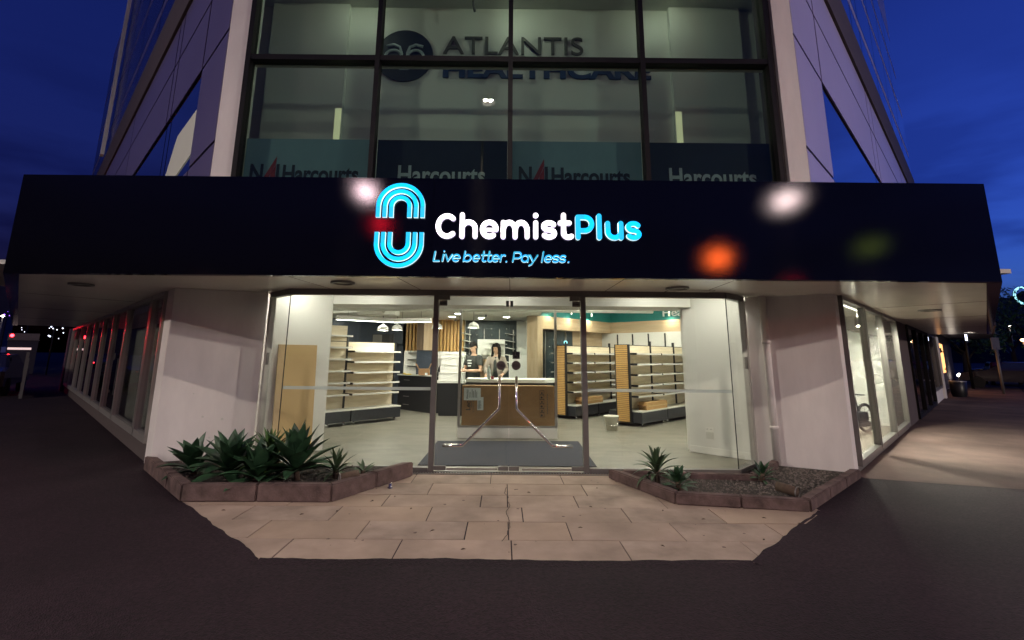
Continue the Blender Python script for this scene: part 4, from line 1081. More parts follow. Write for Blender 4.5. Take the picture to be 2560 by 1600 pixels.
# ================================================================== the lit shop sign
SY = FY - 0.040
SG = thing("shop_sign", "lit channel-letter shop sign in white and cyan with arch emblem on the black canopy", "sign", (0.05, SY, 3.0))
SO = Vector((0.05, SY, 3.0))
def E_(cx, cz, rx, rz, a0, a1, n=20):
    return [(cx + rx * math.cos(math.radians(a0 + (a1 - a0) * k / n)), cz + rz * math.sin(math.radians(a0 + (a1 - a0) * k / n))) for k in range(n + 1)]
def glyph(ch, W, X, A, w):
    L, R_, c = w, W - w, W / 2
    cap = A * 0.95
    r = min(c - w, 0.42 * X)
    arch = lambda l, q: [(l, w), (l, X - w - r)] + E_((l + q) / 2, X - w - r, (q - l) / 2, r, 180, 0) + [(q, w)]
    rz = (X / 2 - w) / 2
    return {
        'C': [E_(W * 0.52, cap / 2, W * 0.52 - w, cap / 2 - w, 48, 312, 28)],
        'h': [[(L, A - w), (L, w)], arch(L, R_)],
        'e': [E_(c, X / 2, c - w, X / 2 - w, 0, 308, 28), ([(L, X * 0.485), (R_, X * 0.485)], 0.72)],
        'm': [[(L, X - w), (L, w)], arch(L, c), arch(c, R_)],
        'i': [[(c, X - w), (c, w)], [(c, A - w * 1.05), (c + 1e-4, A - w * 1.05)]],
        's': [E_(c, X - w - rz, c - w * 1.1, rz, 28, 270, 16)[:-1] + E_(c, w + rz, c - w * 1.1, rz, 90, -152, 16)],
        't': [[(W * 0.42, A * 0.93), (W * 0.42, w + 0.22 * X)] + E_(W * 0.42 + 0.24 * X, w + 0.22 * X, 0.24 * X, 0.22 * X, 180, 310, 10), [(L, X - w), (R_, X - w)]],
        'P': [[(L, w), (L, cap - w)] + E_(R_ - cap * 0.27, cap - w - cap * 0.27, cap * 0.27, cap * 0.27, 90, -90, 16) + [(L, cap - w - cap * 0.54)]],
        'l': [[(c, A - w), (c, w)]],
        'u': [[(L, X - w), (L, w + r)] + E_(c, w + r, c - w, r, 180, 360) + [(R_, X - w)], [(R_, X - w), (R_, w)]],
        'L': [[(L, cap - w), (L, w), (R_, w)]],
        'v': [[(L, X - w), (c, w), (R_, X - w)]],
        'b': [[(L, A - w), (L, w)], E_(c, X / 2, c - w, X / 2 - w, 0, 360, 28)],
        'r': [[(L, X - w), (L, w)], E_(L + 0.3 * X, X - w - 0.32 * X, 0.3 * X, 0.32 * X, 180, 55, 10)],
        'a': [E_(c, X / 2, c - w, X / 2 - w, 0, 360, 28), [(R_, X - w), (R_, w)]],
        'y': [[(L, X - w), (W * 0.52, w * 1.3)], [(R_, X - w), (W * 0.40, -X * 0.22), (W * 0.16, -X * 0.36)]],
        '.': [[(c, w), (c + 1e-4, w)]],
    }[ch]
def ribbon(strokes, w, y_front, y_back, face_m, side_m, name, parent, org=(0, 0), shear=0.0, flat_ends=False):
    b = MB()
    def P(p, y): return (org[0] + p[0] + shear * p[1] - SO.x, y - SO.y, org[1] + p[1] - SO.z)
    dz = 0.0
    w0 = w
    for st in strokes:
        w = w0
        if isinstance(st, tuple): st, w = st[0], w0 * st[1]
        for i in range(len(st) - 1):
            p, q = Vector(st[i]), Vector(st[i + 1]); d = q - p
            if d.length < 1e-5: continue
            if d.length > 2e-4:
                d.normalize(); n = Vector((-d.y, d.x)) * w
                c4 = [p + n, q + n, q - n, p - n]
                yf = y_front - dz
                b.mi = 0; b.face([P(v, yf) for v in c4])
                b.mi = 1
                b.face([P(c4[0], yf), P(c4[1], yf), P(c4[1], y_back), P(c4[0], y_back)])
                b.face([P(c4[2], yf), P(c4[3], yf), P(c4[3], y_back), P(c4[2], y_back)])
                if flat_ends and i == 0: b.face([P(c4[0], yf), P(c4[3], yf), P(c4[3], y_back), P(c4[0], y_back)])
                if flat_ends and i == len(st) - 2: b.face([P(c4[1], yf), P(c4[2], yf), P(c4[2], y_back), P(c4[1], y_back)])
        for i, p in enumerate(st):
            if flat_ends and i in (0, len(st) - 1): continue
            end = i in (0, len(st) - 1)
            if not end:
                a_, b_, c_ = Vector(st[i - 1]), Vector(p), Vector(st[i + 1])
                if (b_ - a_).length > 1e-6 and (c_ - b_).length > 1e-6 and (b_ - a_).angle(c_ - b_) < 0.02: continue
            k_ = 16
            ring = [(p[0] + w * math.cos(2 * PI * k / k_), p[1] + w * math.sin(2 * PI * k / k_)) for k in range(k_)]
            yf = y_front - dz - 0.0002
            b.mi = 0; b.face([P(v, yf) for v in ring])
            b.mi = 1
            for k in range(k_):
                v0, v1 = ring[k], ring[(k + 1) % k_]
                b.face([P(v0, yf), P(v1, yf), P(v1, y_back), P(v0, y_back)])
        dz += 0.0004
    return b.build(name, [face_m, side_m], parent)
px = lambda u: -0.80 + (u - 1088) * 0.004624
BASE = 2.828
for ch, u0, u1, fm, sm in (('C', 1087.8, 1143, 'w', 0), ('h', 1148, 1193.7, 'w', 0), ('e', 1199.5, 1246.6, 'w', 0), ('m', 1251.6, 1324.6, 'w', 0), ('i', 1332, 1347.7, 'w', 0), ('s', 1353, 1393.8, 'w', 0), ('t', 1395, 1431, 'w', 0),
                           ('P', 1440, 1487.5, 'c', 0), ('l', 1492, 1508, 'c', 0), ('u', 1515, 1561, 'c', 0), ('s', 1566, 1606.5, 'c', 0)):
    W_ = px(u1) - px(u0)
    f_, s_ = (M['sign_white'], M['sign_return']) if fm == 'w' else (M['sign_cyan'], M['sign_edge'])
    ribbon(glyph(ch, W_, 0.230, 0.318, 0.0295), 0.0295, SY, FY - 0.004, f_, s_, "letter", SG, (px(u0), BASE))
TB = 2.556
for ch, u0, u1 in (('L', 1085.4, 1102.7), ('i', 1105, 1114), ('v', 1113, 1133), ('e', 1132, 1153), ('b', 1160, 1181), ('e', 1183, 1202), ('t', 1203, 1217), ('t', 1217, 1231), ('e', 1231, 1251), ('r', 1252, 1266), ('.', 1265.6, 1272),
                   ('P', 1283, 1305), ('a', 1304, 1324), ('y', 1323.6, 1346), ('l', 1354, 1361), ('e', 1362, 1382), ('s', 1382, 1400), ('s', 1400, 1417), ('.', 1420.6, 1427)):
    W_ = px(u1) - px(u0)
    ribbon(glyph(ch, W_, 0.094, 0.134, 0.0092), 0.0092, SY + 0.010, FY - 0.004, M['sign_cyan_dim'], M['sign_edge'], "letter", SG, (px(u0) - 0.012, TB), shear=0.16)
for rr in (0.2605, 0.183, 0.106):
    z1 = 3.213
    ribbon([[(-1.221 - rr, 3.078)] + E_(-1.221, z1, rr, rr, 180, 0, 40) + [(-1.221 + rr, 3.078)]], 0.0245, SY, FY - 0.004, M['sign_cyan'], M['sign_edge'], "emblem_arch", SG, flat_ends=True)
    z2 = 2.765
    ribbon([[(-1.221 - rr, 2.90)] + E_(-1.221, z2, rr, rr, 180, 360, 40) + [(-1.221 + rr, 2.90)]], 0.0245, SY, FY - 0.004, M['sign_cyan'], M['sign_edge'], "emblem_arch", SG, flat_ends=True)

# ================================================================== upstairs: banners behind the glass and the wall sign
def banner(x0, x1, m, label, body):
    t = thing("window_banner", label, "banner", ((x0 + x1) / 2, 6.20, 3.66), group="banners along the upper window")
    b = MB(); b.box(x0 - (x0 + x1) / 2, -0.004, 0, x1 - (x0 + x1) / 2, 0.004, 4.44 - 3.66); b.build("sheet", M[m], t)
    o = (x0 + x1) / 2
    H0, H1 = 3.80 - 3.66, 4.055 - 3.66
    if body == 'N':
        text("lettering", "Harcourts", M['text_dark'], t, (x0 + 0.54 - o, H0, x1 - 0.17 - o, H1), -0.009, bold=0.03, depth=0.002)
        text("lettering", "N", M['text_dark'], t, (x0 + 0.09 - o, H0, x0 + 0.27 - o, H1 + 0.01), -0.009, bold=0.03, depth=0.002)
        text("lettering", "I", M['text_dark'], t, (x0 + 0.45 - o, H0, x0 + 0.49 - o, H1 + 0.01), -0.009, bold=0.03, depth=0.002)
        b = MB(); b.prism([(0, 0), (0.075, 0), (0.20, 0.30), (0.20, 0.40)], 0, 0.003)
        b.prism([(0.135, 0.0), (0.20, 0.0), (0.20, 0.28), (0.135, 0.14)], 0.0, 0.004)
        me = b.build("red_sail", M['red'], t)
        me.matrix_local = Matrix.Translation((x0 + 0.24 - o, -0.006, H0 - 0.02)) @ Matrix.Rotation(PI / 2, 4, 'X')
    else:
        text("lettering", "Harcourts", M['text_light'], t, (x0 + 0.30 - o, H0 - 0.01, x0 + 1.50 - o, H1 + 0.01), -0.009, bold=0.02, depth=0.002)
banner(-3.59, -1.84, 'banner_teal', "teal window banner with red sail mark, at the left end of the upper window", 'N')
banner(-1.77, 0.03, 'banner_navy', "dark navy window banner with pale lettering between the two teal banners", 'H')
banner(0.10, 1.89, 'banner_teal', "teal window banner with red sail mark between the two dark banners", 'N')
banner(1.96, 3.68, 'banner_navy', "dark navy window banner with pale lettering, at the right end of the upper window", 'H')
WS = thing("wall_sign", "large dark round emblem and company lettering on the upstairs wall", "sign", (0, 7.215, 6.4))
b = MB(); seg = 48
b.loft([[(-1.70 + 0.475 * math.cos(2 * PI * k / seg), y, 0.03 + 0.475 * math.sin(2 * PI * k / seg)) for k in range(seg)] for y in (-0.03, -0.001)], smooth=False)
b.build("disc", M['text_dark'], WS)
b = MB()   # pale mirrored letter shapes of the emblem
for s in (-1, 1):
    cx = -1.70 + s * 0.185
    b.tube([(cx - s * 0.0 + 0.135 * math.cos(a) * 1.0, -0.032, 0.0 + 0.12 * math.sin(a)) for a in [math.radians(k) for k in range(0, 181, 15)]], 0.026, 6)
    xo = cx - s * 0.135
    b.tube([(xo, -0.032, -0.06), (xo, -0.032, 0.07), (cx - s * 0.10, -0.032, 0.18), (cx, -0.032, 0.225), (cx + s * 0.12, -0.032, 0.19)], 0.026, 6)
    b.tube([(xo, -0.032, -0.06), (xo, -0.032, 0.02)], 0.026, 6); b.tube([(cx + s * 0.135, -0.032, 0.0), (cx + s * 0.135, -0.032, -0.07)], 0.026, 6)
b.box(-1.78, -0.034, -0.24, -1.62, -0.030, -0.20)
b.build("emblem", M['text_light'], WS)
text("lettering", "ATLANTIS", M['text_grey'], WS, (-1.06, 0.07, 1.30, 0.40), -0.02, bold=0.0, depth=0.03)
text("lettering", "HEALTHCARE", M['text_blue'], WS, (-1.05, -0.37, 2.42, -0.04), -0.02, bold=0.035, depth=0.03)

# ================================================================== planters, drain, pipe
def offset_poly(pts, d):
    out = []
    n = len(pts)
    for i in range(n):
        p0, p1, p2 = Vector(pts[i - 1]), Vector(pts[i]), Vector(pts[(i + 1) % n])
        e1, e2 = (p1 - p0).normalized(), (p2 - p1).normalized()
        n1, n2 = Vector((-e1.y, e1.x)), Vector((-e2.y, e2.x))
        bis = (n1 + n2).normalized()
        out.append(tuple(p1 + bis * d / max(0.35, bis.dot(n1))))
    return out
def planter(label, poly, edges, h, th, soil_h):
    """kerb along the listed edges of a counter-clockwise polygon"""
    c = Vector((sum(p[0] for p in poly) / len(poly), sum(p[1] for p in poly) / len(poly)))
    t = thing("planter", label, "planter", (c.x, c.y, 0), group="kerbed planters beside the entrance")
    inner = offset_poly(poly, th)
    rel = lambda p: (p[0] - c.x, p[1] - c.y)
    for i in edges:
        j = (i + 1) % len(poly)
        a, q = Vector(poly[i]), Vector(poly[j]); ai, qi = Vector(inner[i]), Vector(inner[j])
        n_ = max(1, round((q - a).length / 0.62))
        b = MB()
        for k in range(n_):
            u0, u1 = k / n_, (k + 1) / n_
            g_ = 0.004 / (q - a).length
            p0, p1 = a.lerp(q, u0 + g_), a.lerp(q, u1 - g_); i0, i1 = ai.lerp(qi, u0 + g_), ai.lerp(qi, u1 - g_)
            dz = random.uniform(-0.006, 0.006)
            b.prism([rel(p0), rel(p1), rel(i1), rel(i0)], 0.0, h + dz)
        b.build("kerb", M['kerb'], t, bevel=0.012)
    b = MB(); b.prism([rel(p) for p in offset_poly(poly, th * 0.6)], 0.0, soil_h); b.build("soil", M['soil'], t)
    return offset_poly(poly, th)
PL = [(-4.68, 6.62), (-3.30, 5.26), (-1.76, 5.28), (-1.12, 6.40), (-1.30, 6.54), (-3.05, 6.56), (-3.62, 7.06), (-4.60, 6.64)]
PR = [(1.33, 6.36), (1.80, 5.31), (3.07, 5.08), (4.58, 6.46), (4.54, 6.60), (3.75, 7.00), (3.02, 6.18), (1.5, 6.34)]
inL = planter("raised planter full of agaves left of the entrance, under the white pillar", PL, [0, 1, 2], 0.172, 0.11, 0.10)
inR = planter("sparse gravel planter right of the entrance, with three small plants", PR, [0, 1, 2, 5, 6], 0.120, 0.105, 0.055)
def inside(p, poly):
    r_ = False
    for i in range(len(poly)):
        a, b_ = poly[i], poly[i - 1]
        if (a[1] > p[1]) != (b_[1] > p[1]) and p[0] < (b_[0] - a[0]) * (p[1] - a[1]) / (b_[1] - a[1]) + a[0]: r_ = not r_
    return r_
for nm, poly, z, n_ in (("l", inL, 0.10, 700), ("r", inR, 0.055, 1500)):
    b = MB()
    xs_ = [p[0] for p in poly]; ys_ = [p[1] for p in poly]
    k = 0
    while k < n_:
        p = (random.uniform(min(xs_), max(xs_)), random.uniform(min(ys_), max(ys_)))
        if not inside(p, poly): continue
        k += 1
        s_ = random.uniform(0.008, 0.024); a = random.uniform(0, PI)
        c_, sn = math.cos(a), math.sin(a)
        top = [(s_ * 0.9, 0, 0), (0, s_ * 0.6, 0), (-s_ * 0.9, 0.2 * s_, 0), (0, -s_ * 0.65, 0)]
        v = [b.bm.verts.new((p[0] + x * c_ - y * sn, p[1] + x * sn + y * c_, z)) for x, y, _ in top]
        tp = b.bm.verts.new((p[0] + random.uniform(-.3, .3) * s_, p[1] + random.uniform(-.3, .3) * s_, z + s_ * random.uniform(0.5, 1.0)))
        for i in range(4): b.bm.faces.new((v[i], v[(i + 1) % 4], tp))
    tag(b.build("gravel", M['pebble']), kind='stuff')
b = MB()
b.mi = 0
b.box(-1.30, 6.50, -0.01, 2.98, 6.506, 0.008); b.box(-1.30, 6.594, -0.01, 2.98, 6.60, 0.008)
x = -1.295
while x < 2.97:
    b.prism([(x, 6.507), (x + 0.012, 6.507), (x + 0.026, 6.593), (x + 0.014, 6.593)], -0.01, 0.007); x += 0.036
b.mi = 1; b.box(-1.30, 6.507, -0.03, 2.98, 6.593, -0.011)
tag(b.build("drain_grate", [M['frame'], M['black']]), "long slotted metal drain grate across the foot of the shopfront", "drain grate")
t = thing("drain_pipe", "cream downpipe running down the inner edge of the right pillar", "drainpipe", (3.80, 6.96, 0))
b = MB(); b.tube([(0, 0, 0.06), (0, 0, 2.395)], 0.048, 16); b.build("pipe", M['render_white'], t)
b = MB()
for z in (0.52, 1.7): b.tube([(0, 0, z), (0, 0, z + 0.05)], 0.056, 16)
b.build("clip", M['render_white'], t)

# ---- plants
def leaf(b, base, az, tilt, L, W, curl, fold=0.25, n=8):
    """one broad pointed leaf with a keel, arching outwards"""
    d0 = Vector((math.cos(az), math.sin(az), 0)); sd = Vector((-math.sin(az), math.cos(az), 0))
    pos = Vector(base); th = tilt
    rows_ = []
    for i in range(n + 1):
        u = i / n
        w = W * (0.42 + 1.25 * u - 0.2 * u * u) if u < 0.45 else W * 0.5 * 2 * max(0.0, (1 - ((u - 0.45) / 0.55) ** 1.7)) * 0.945
        w = max(w, 0.001) * 0.5
        dr = d0 * math.cos(th) + Vector((0, 0, 1)) * math.sin(th)
        nr = Vector((0, 0, 1)) * math.cos(th) - d0 * math.sin(th)
        rows_.append((pos + sd * w + nr * w * fold * 2, pos.copy(), pos - sd * w + nr * w * fold * 2))
        pos = pos + dr * (L / n); th -= curl / n
    vs_ = [[b.bm.verts.new(p) for p in r_] for r_ in rows_]
    for i in range(n):
        for k in range(2):
            f_ = b.bm.faces.new((vs_[i][k], vs_[i][k + 1], vs_[i + 1][k + 1], vs_[i + 1][k])); f_.smooth = True
def rosette(name, label, cat, loc, n, L, W, m, stemh=0.05, curl=0.5, group=None, lo=0.0, hi=1.45, seed=1):
    random.seed(seed)
    t = thing(name, label, cat, loc, 0, group)
    b = MB()
    for i in range(n):
        u = i / (n - 1)
        az = i * 2.39996 + random.uniform(-.15, .15)
        tilt = lo + (hi - lo) * u ** 0.9 + random.uniform(-.08, .08)
        leaf(b, (0.03 * math.cos(az) * (1 - u), 0.03 * math.sin(az) * (1 - u), stemh + 0.07 * u), az, tilt, L * random.uniform(0.85, 1.08) * (1.0 - 0.18 * abs(u - 0.55)), W * random.uniform(0.88, 1.1), curl * (1 - 0.7 * u) * random.uniform(0.6, 1.3), 0.20)
    b.build("leaves", M[m], t)
    t.rotation_euler = (random.uniform(-.13, .13), random.uniform(-.13, .13), random.uniform(0, 6))
    b = MB(); b.tube([(0, 0, -0.02), (0, 0, stemh + 0.08)], [0.035, 0.028], 8); b.build("stem", M['stem'], t)
    return t
AG = "agaves in the left planter"
rosette("agave", "large dark agave at the left end of the planter, against the white pillar", "agave", (-3.12, 5.80, 0.10), 30, 0.48, 0.175, 'leaf', 0.05, 0.65, AG, 0.10, 1.42, 3)
rosette("agave", "largest dark agave, upright leaves, in front of the tan board", "agave", (-2.32, 5.76, 0.10), 32, 0.52, 0.175, 'leaf', 0.08, 0.55, AG, 0.08, 1.45, 5)
rosette("agave", "mid-sized dark agave low at the far left edge of the planter", "agave", (-3.62, 5.98, 0.10), 22, 0.42, 0.15, 'leaf', 0.03, 0.7, AG, 0.05, 1.3, 8)
rosette("agave", "dark agave squeezed between the two big agaves", "agave", (-2.72, 5.62, 0.10), 22, 0.42, 0.15, 'leaf', 0.03, 0.6, AG, 0.10, 1.35, 11)
rosette("leafy_plant", "lime green leafy plant behind the agaves in the left planter", "plant", (-2.74, 5.95, 0.10), 70, 0.42, 0.06, 'leaf_lime', 0.10, 1.5, None, 0.15, 1.5, 13)
rosette("leafy_plant", "small dull green plant with narrow leaves right of the largest agave", "plant", (-1.92, 5.85, 0.10), 30, 0.27, 0.05, 'leaf_dull', 0.04, 0.8, None, 0.0, 1.45, 17)
rosette("leafy_plant", "low flat weed by the kerb at the right end of the left planter", "plant", (-1.62, 5.90, 0.10), 14, 0.17, 0.05, 'leaf_dull', 0.0, 0.6, None, 0.0, 0.9, 19)
rosette("leafy_plant", "spiky green plant with curling leaves, tallest in the gravel planter", "plant", (1.80, 5.88, 0.055), 28, 0.33, 0.06, 'leaf_dull', 0.10, 1.4, None, 0.1, 1.5, 23)
rosette("agave", "small green rosette in the middle of the gravel planter", "agave", (1.96, 5.64, 0.055), 22, 0.20, 0.075, 'leaf', 0.03, 0.5, None, 0.0, 1.3, 29)
rosette("agave", "small green rosette by the right pillar in the gravel planter", "agave", (3.10, 6.05, 0.055), 20, 0.19, 0.05, 'leaf', 0.02, 0.5, None, 0.05, 1.3, 31)
random.seed(5)
def garden_light(loc, rz, label):
    t = thing("garden_light", label, "garden light", loc, rz, "stubby garden lights in the planters")
    b = MB(); b.tube([(-0.10, 0, 0.055), (0.10, 0, 0.075)], 0.05, 16); b.build("body", M['stem'], t)
    b = MB(); b.tube([(-0.112, 0, 0.0545), (-0.098, 0, 0.0555)], 0.056, 16, cap=False); b.build("rim", M['frame'], t)
garden_light((-1.70, 5.66, 0.105), 0.5, "stubby brown garden light lying right of the agaves")
garden_light((3.05, 5.45, 0.06), 2.2, "stubby brown garden light in the gravel by the right kerb")
b = MB(); b.lathe([(0.03, 0), (0.03, 0.008), (0.016, 0.010), (0.016, 0.045), (0.010, 0.055), (0.001, 0.056)], seg=14)
tag(b.build("ground_bolt", M['steel'], loc=(-1.28, 5.84, 0.002)), "small shiny metal stub on the pavers by the left kerb", "bolt")
# fallen leaves and litter on the pavers
b0 = None
lit = [(-1.9, 4.9), (-0.9, 5.1), (-1.15, 5.5), (-1.35, 5.35), (-1.6, 5.0), (0.9, 5.2), (1.9, 4.85), (2.5, 4.9), (2.75, 4.75), (2.2, 4.35), (1.3, 4.2), (-0.6, 4.5), (0.3, 5.7), (1.1, 5.9), (-2.7, 5.0), (-0.3, 4.1), (0.7, 4.6), (1.6, 5.1)]
for k, (x_, y_) in enumerate(lit):
    if b0 is None:
        b = MB(); b.loft([[(0.02, 0, 0.0), (0, 0.008, 0.002), (-0.02, 0.002, 0.0), (0, -0.008, 0.003)], [(0.018, 0, 0.004), (0, 0.007, 0.007), (-0.018, 0.002, 0.003), (0, -0.007, 0.007)]], smooth=False)
        b0 = b.build("fallen_leaf", M['stem'], loc=(x_, y_, 0.004)); o = b0
        tag(o, "small dry brown leaf lying on the pale pavers", "leaf", "dry leaves scattered on the pavers")
    else:
        o = b0.copy(); col.objects.link(o)
    o.location = (x_, y_, 0.004); o.rotation_euler.z = random.uniform(0, 6)
for k, (x_, y_, lb_) in enumerate(((2.25, 3.95, "white paper scrap on the asphalt right of the apron"), (-1.05, 3.15, "pale paper scrap on the asphalt before the apron, left of centre"), (-2.95, 3.95, "tiny bright scrap on the asphalt left of the apron"))):
    b = MB(); b.loft([[(0.016, -0.004, 0.0), (0.016, 0.004, 0.0), (-0.016, 0.005, 0.0), (-0.016, -0.004, 0.0)], [(0.015, -0.003, 0.003), (0.015, 0.004, 0.002), (-0.016, 0.004, 0.003), (-0.016, -0.003, 0.002)]], smooth=False)
    tag(b.build("paper_scrap", M['white'], loc=(x_, y_, -0.016), rotz=0.6 * k - 0.5), lb_, "litter")

# ================================================================== street lights and signals across the road (they light the corner and most glint in the fascia; some are added fill)
def street_lamp(loc, h, arm, label, m='street_lamp', r=0.26, flat=False):
    """post at loc, lamp head at the end of the arm vector"""
    t = thing("street_lamp", label, "street lamp", (loc[0], loc[1], 0), group="street lamps across the road")
    b = MB(); b.tube([(0, 0, -0.05), (0, 0, 1), (0, 0, h - 0.6)], [0.11, 0.09, 0.06], 12); b.tube([(0, 0, h - 0.6), (arm[0] * 0.25, arm[1] * 0.25, h), (arm[0], arm[1], h + 0.12)], 0.045, 10); b.build("pole", M['pole'], t)
    b = MB(); b.obox((arm[0], arm[1], h + 0.16), (0.42, 0.9, 0.12), math.atan2(arm[1], arm[0]) - PI / 2); b.build("head", M['pole'], t, bevel=0.03)
    b = MB(); b.ball((arm[0], arm[1], h + (0.10 if flat else 0.09)), (r, r, r * (0.05 if flat else 0.58)), 16, 8); b.build("lens", M[m], t)
    if flat:
        b = MB(); b.lathe([(r + 0.03, -0.015), (r + 0.035, 0.14), (r + 0.05, 0.14), (r + 0.05, -0.02)], (arm[0], arm[1], h - 0.03), 24); b.build("shroud", M['pole'], t)
street_lamp((-7.3, -11.0), 8.4, (1.26, 2.0), "street lamp across the road to the left", 'street_lamp_left')
street_lamp((13.2, -11.0), 8.2, (-0.94, 2.0), "street lamp across the road to the right")
street_lamp((-0.9, -5.4), 10.2, (0.3, 2.4), "tall street lamp standing just behind the viewpoint", 'street_lamp_near', 0.2, True)
street_lamp((22.5, -6.0), 7.0, (-0.6, 2.0), "unseen fill lamp added out along the right-hand road", 'fill_lamp_far')  # this and the next lamp are added out of view to brighten the pillars
street_lamp((-22.5, -6.0), 7.0, (0.6, 2.0), "unseen fill lamp added out along the left-hand road", 'fill_lamp_far')
def signal(loc, lit, lbl, h, heading, r=0.11):
    t = thing("traffic_light", lbl, "traffic light", (loc[0], loc[1], 0), heading, "traffic signals at the crossing")
    b = MB(); b.tube([(0, 0.16, -0.05), (0, 0.16, h + 0.6)], 0.06, 10); b.build("pole", M['pole'], t)
    b = MB(); b.box(-0.19, -0.08, h - 0.55, 0.19, 0.08, h + 0.55); b.build("housing", M['black'], t, bevel=0.02)
    for k, nm in enumerate(('red', 'amber', 'green')):
        z = h + 0.34 - 0.34 * k
        b = MB(); b.ball((0, -0.085, z), (r + 0.02, 0.03, r + 0.02), 16, 8); b.build("lens", M[lit[k]] if lit[k] else M['signal_off'], t)
        b = MB(); b.lathe([(r + 0.03, 0.0), (r + 0.03, 0.2)], (0, 0, 0), 14); v = b.build("visor", M['black'], t); v.matrix_local = Matrix.Translation((0, -0.08, z)) @ Matrix.Rotation(PI / 2, 4, 'X')
    return t
signal((9.0, -9.0), (None, 'amber', None), "traffic signal showing amber across the road to the right", 5.6, PI, 0.18)
signal((15.5, -9.0), (None, None, 'signal_green'), "traffic signal showing green at the far right corner", 6.5, PI, 0.14)
signal((-5.26, -9.0), ('signal_red', None, None), "traffic signal showing red across the road to the left", 6.6, PI, 0.10)
signal((-66.0, 60.5), ('signal_red_far', None, None), "traffic signal showing red far down the left street", 3.6, 0.8, 0.30)
signal((-40.0, 32.0), ('signal_red_far', None, None), "lower traffic signal showing red on the left street", 2.6, 0.8, 0.14)

signal((8.2, -3.0), ('signal_red_near', None, None), "traffic signal showing red at the right kerb behind the viewpoint", 3.3, PI - 0.35, 0.11)
signal((-9.0, -3.5), ('signal_red_near', None, None), "unseen red signal added at the left kerb behind the viewpoint to tint the ground", 3.3, PI + 0.35, 0.05)  # added out of view to redden the ground on the left
# ================================================================== streets left and right
def car(loc, rz, m, label, lights=None, van=False):
    t = thing("van" if van else "parked_car", label, "van" if van else "car", loc, rz, None)
    b = MB()
    L = 2.15; W_ = 0.86
    if van: prof = [(-2.2, 0.35), (-2.25, 1.0), (-2.15, 1.95), (1.0, 2.0), (1.55, 1.25), (2.2, 1.0), (2.25, 0.4)]
    else: prof = [(-2.1, 0.35), (-2.15, 0.85), (-1.7, 0.98), (-1.2, 1.38), (0.2, 1.42), (0.95, 0.98), (2.0, 0.80), (2.15, 0.4)]
    rings = []
    for y, s_, dz in ((-W_, 0.97, 0.0), (-W_ * 0.9, 1.0, 0.02), (W_ * 0.9, 1.0, 0.02), (W_, 0.97, 0.0)):
        rings.append([(p[0] * s_, y * (0.86 if p[1] > 1.1 else 1.0), p[1] + dz * 0.5) for p in prof])
    b.loft(rings); b.build("body", M[m], t, smooth=False, bevel=0.0)
    b = MB()
    for s_ in (-1, 1):
        if van: b.face([(-0.1, s_ * W_ * 0.99, 1.1), (1.3, s_ * W_ * 0.99, 1.15), (0.95, s_ * W_ * 0.90, 1.85), (-0.1, s_ * W_ * 0.90, 1.85)])
        else: b.face([(-1.35, s_ * 0.84, 0.98), (0.75, s_ * 0.84, 0.98), (0.15, s_ * 0.79, 1.34), (-1.1, s_ * 0.79, 1.32)])
    b.build("side_window", M['glass_mirror'], t)
    for wx in (-1.35, 1.35):
        for s_ in (-1, 1):
            b = MB(); b.tube([(wx, s_ * 0.70, 0.31), (wx, s_ * 0.88, 0.31)], 0.31, 18); b.build("wheel", M['tyre'], t)
    for s_ in (-0.62, 0.62):
        b = MB(); b.ball((2.1, s_, 0.66), (0.07, 0.13, 0.08), 10, 6); b.build("headlight", M['headlight'] if lights else M['chrome'], t)
        b = MB(); b.ball((-2.1, s_, 0.80), (0.05, 0.14, 0.07), 10, 6); b.build("tail_light", M['tail'] if lights else M['red'], t)
    return t
# right street
NB = thing("neighbour_shop", "low dark shop beyond the corner building with a glowing orange window", "building", (17.98, 20.06, 0), S45)
b = MB(); b.box(0.2, 0.15, 0, 17.0, 4.0, 3.4); b.build("wall", M['far_building'], NB)
b = MB(); b.box(0.5, 0.135, 0.85, 8.0, 0.149, 2.3); win = b.build("display_window", M['shop_orange'], NB)
b = MB()
for k in range(26):
    x0 = random.uniform(0.5, 7.2); z0 = random.uniform(0.85, 1.9)
    b.box(x0, 0.09 + 0.001 * k, z0, x0 + random.uniform(0.3, 1.3), 0.092 + 0.001 * k, z0 + random.uniform(0.03, 0.28))
b.box(0.45, 0.085, 1.88, 8.05, 0.1215, 1.92); b.box(3.3, 0.085, 1.5, 3.4, 0.1213, 2.3)
b.build("goods", M['stem'], win)
bx("awning", M['far_building'], NB, 0.2, -1.9, 2.85, 17.0, 0.149, 3.2)
t = thing("litter_bin", "dark round litter bin with pale rim on the right pavement", "bin", (18.95, 20.35, -0.02))
b = MB(); b.lathe([(0.22, 0), (0.26, 0.15), (0.28, 0.60), (0.25, 0.62), (0.001, 0.62)], seg=20); b.build("body", M['black'], t)
b = MB(); b.lathe([(0.285, 0.62), (0.295, 0.65), (0.26, 0.66)], seg=20); b.build("rim", M['alu'], t)
t = thing("sign_post", "pale sign post with a small grey plate at the right kerb", "sign post", (22.7, 22.2, -0.02))
b = MB(); b.tube([(0, 0, 0), (0, 0, 2.1)], 0.05, 10); b.build("post", M['pole'], t)
b = MB(); b.box(-0.28, -0.03, 2.0, 0.28, -0.01, 2.55); b.build("plate", M['pole'], t, rotz=0.3)
t = thing("lit_post", "dark post with a white strip light by the right pavement", "post", (25.0, 26.0, -0.02))
b = MB(); b.tube([(0, 0, 0), (0, 0, 3.3)], 0.07, 10); b.build("post", M['frame_dark'], t)
b = MB(); b.box(-0.05, -0.10, 2.55, 0.05, -0.075, 3.15); b.build("strip_light", M['neon_white'], t)
car((31.5, 30.5, -0.02), 0.9, 'car_red', "dark red parked car near the right sign post")
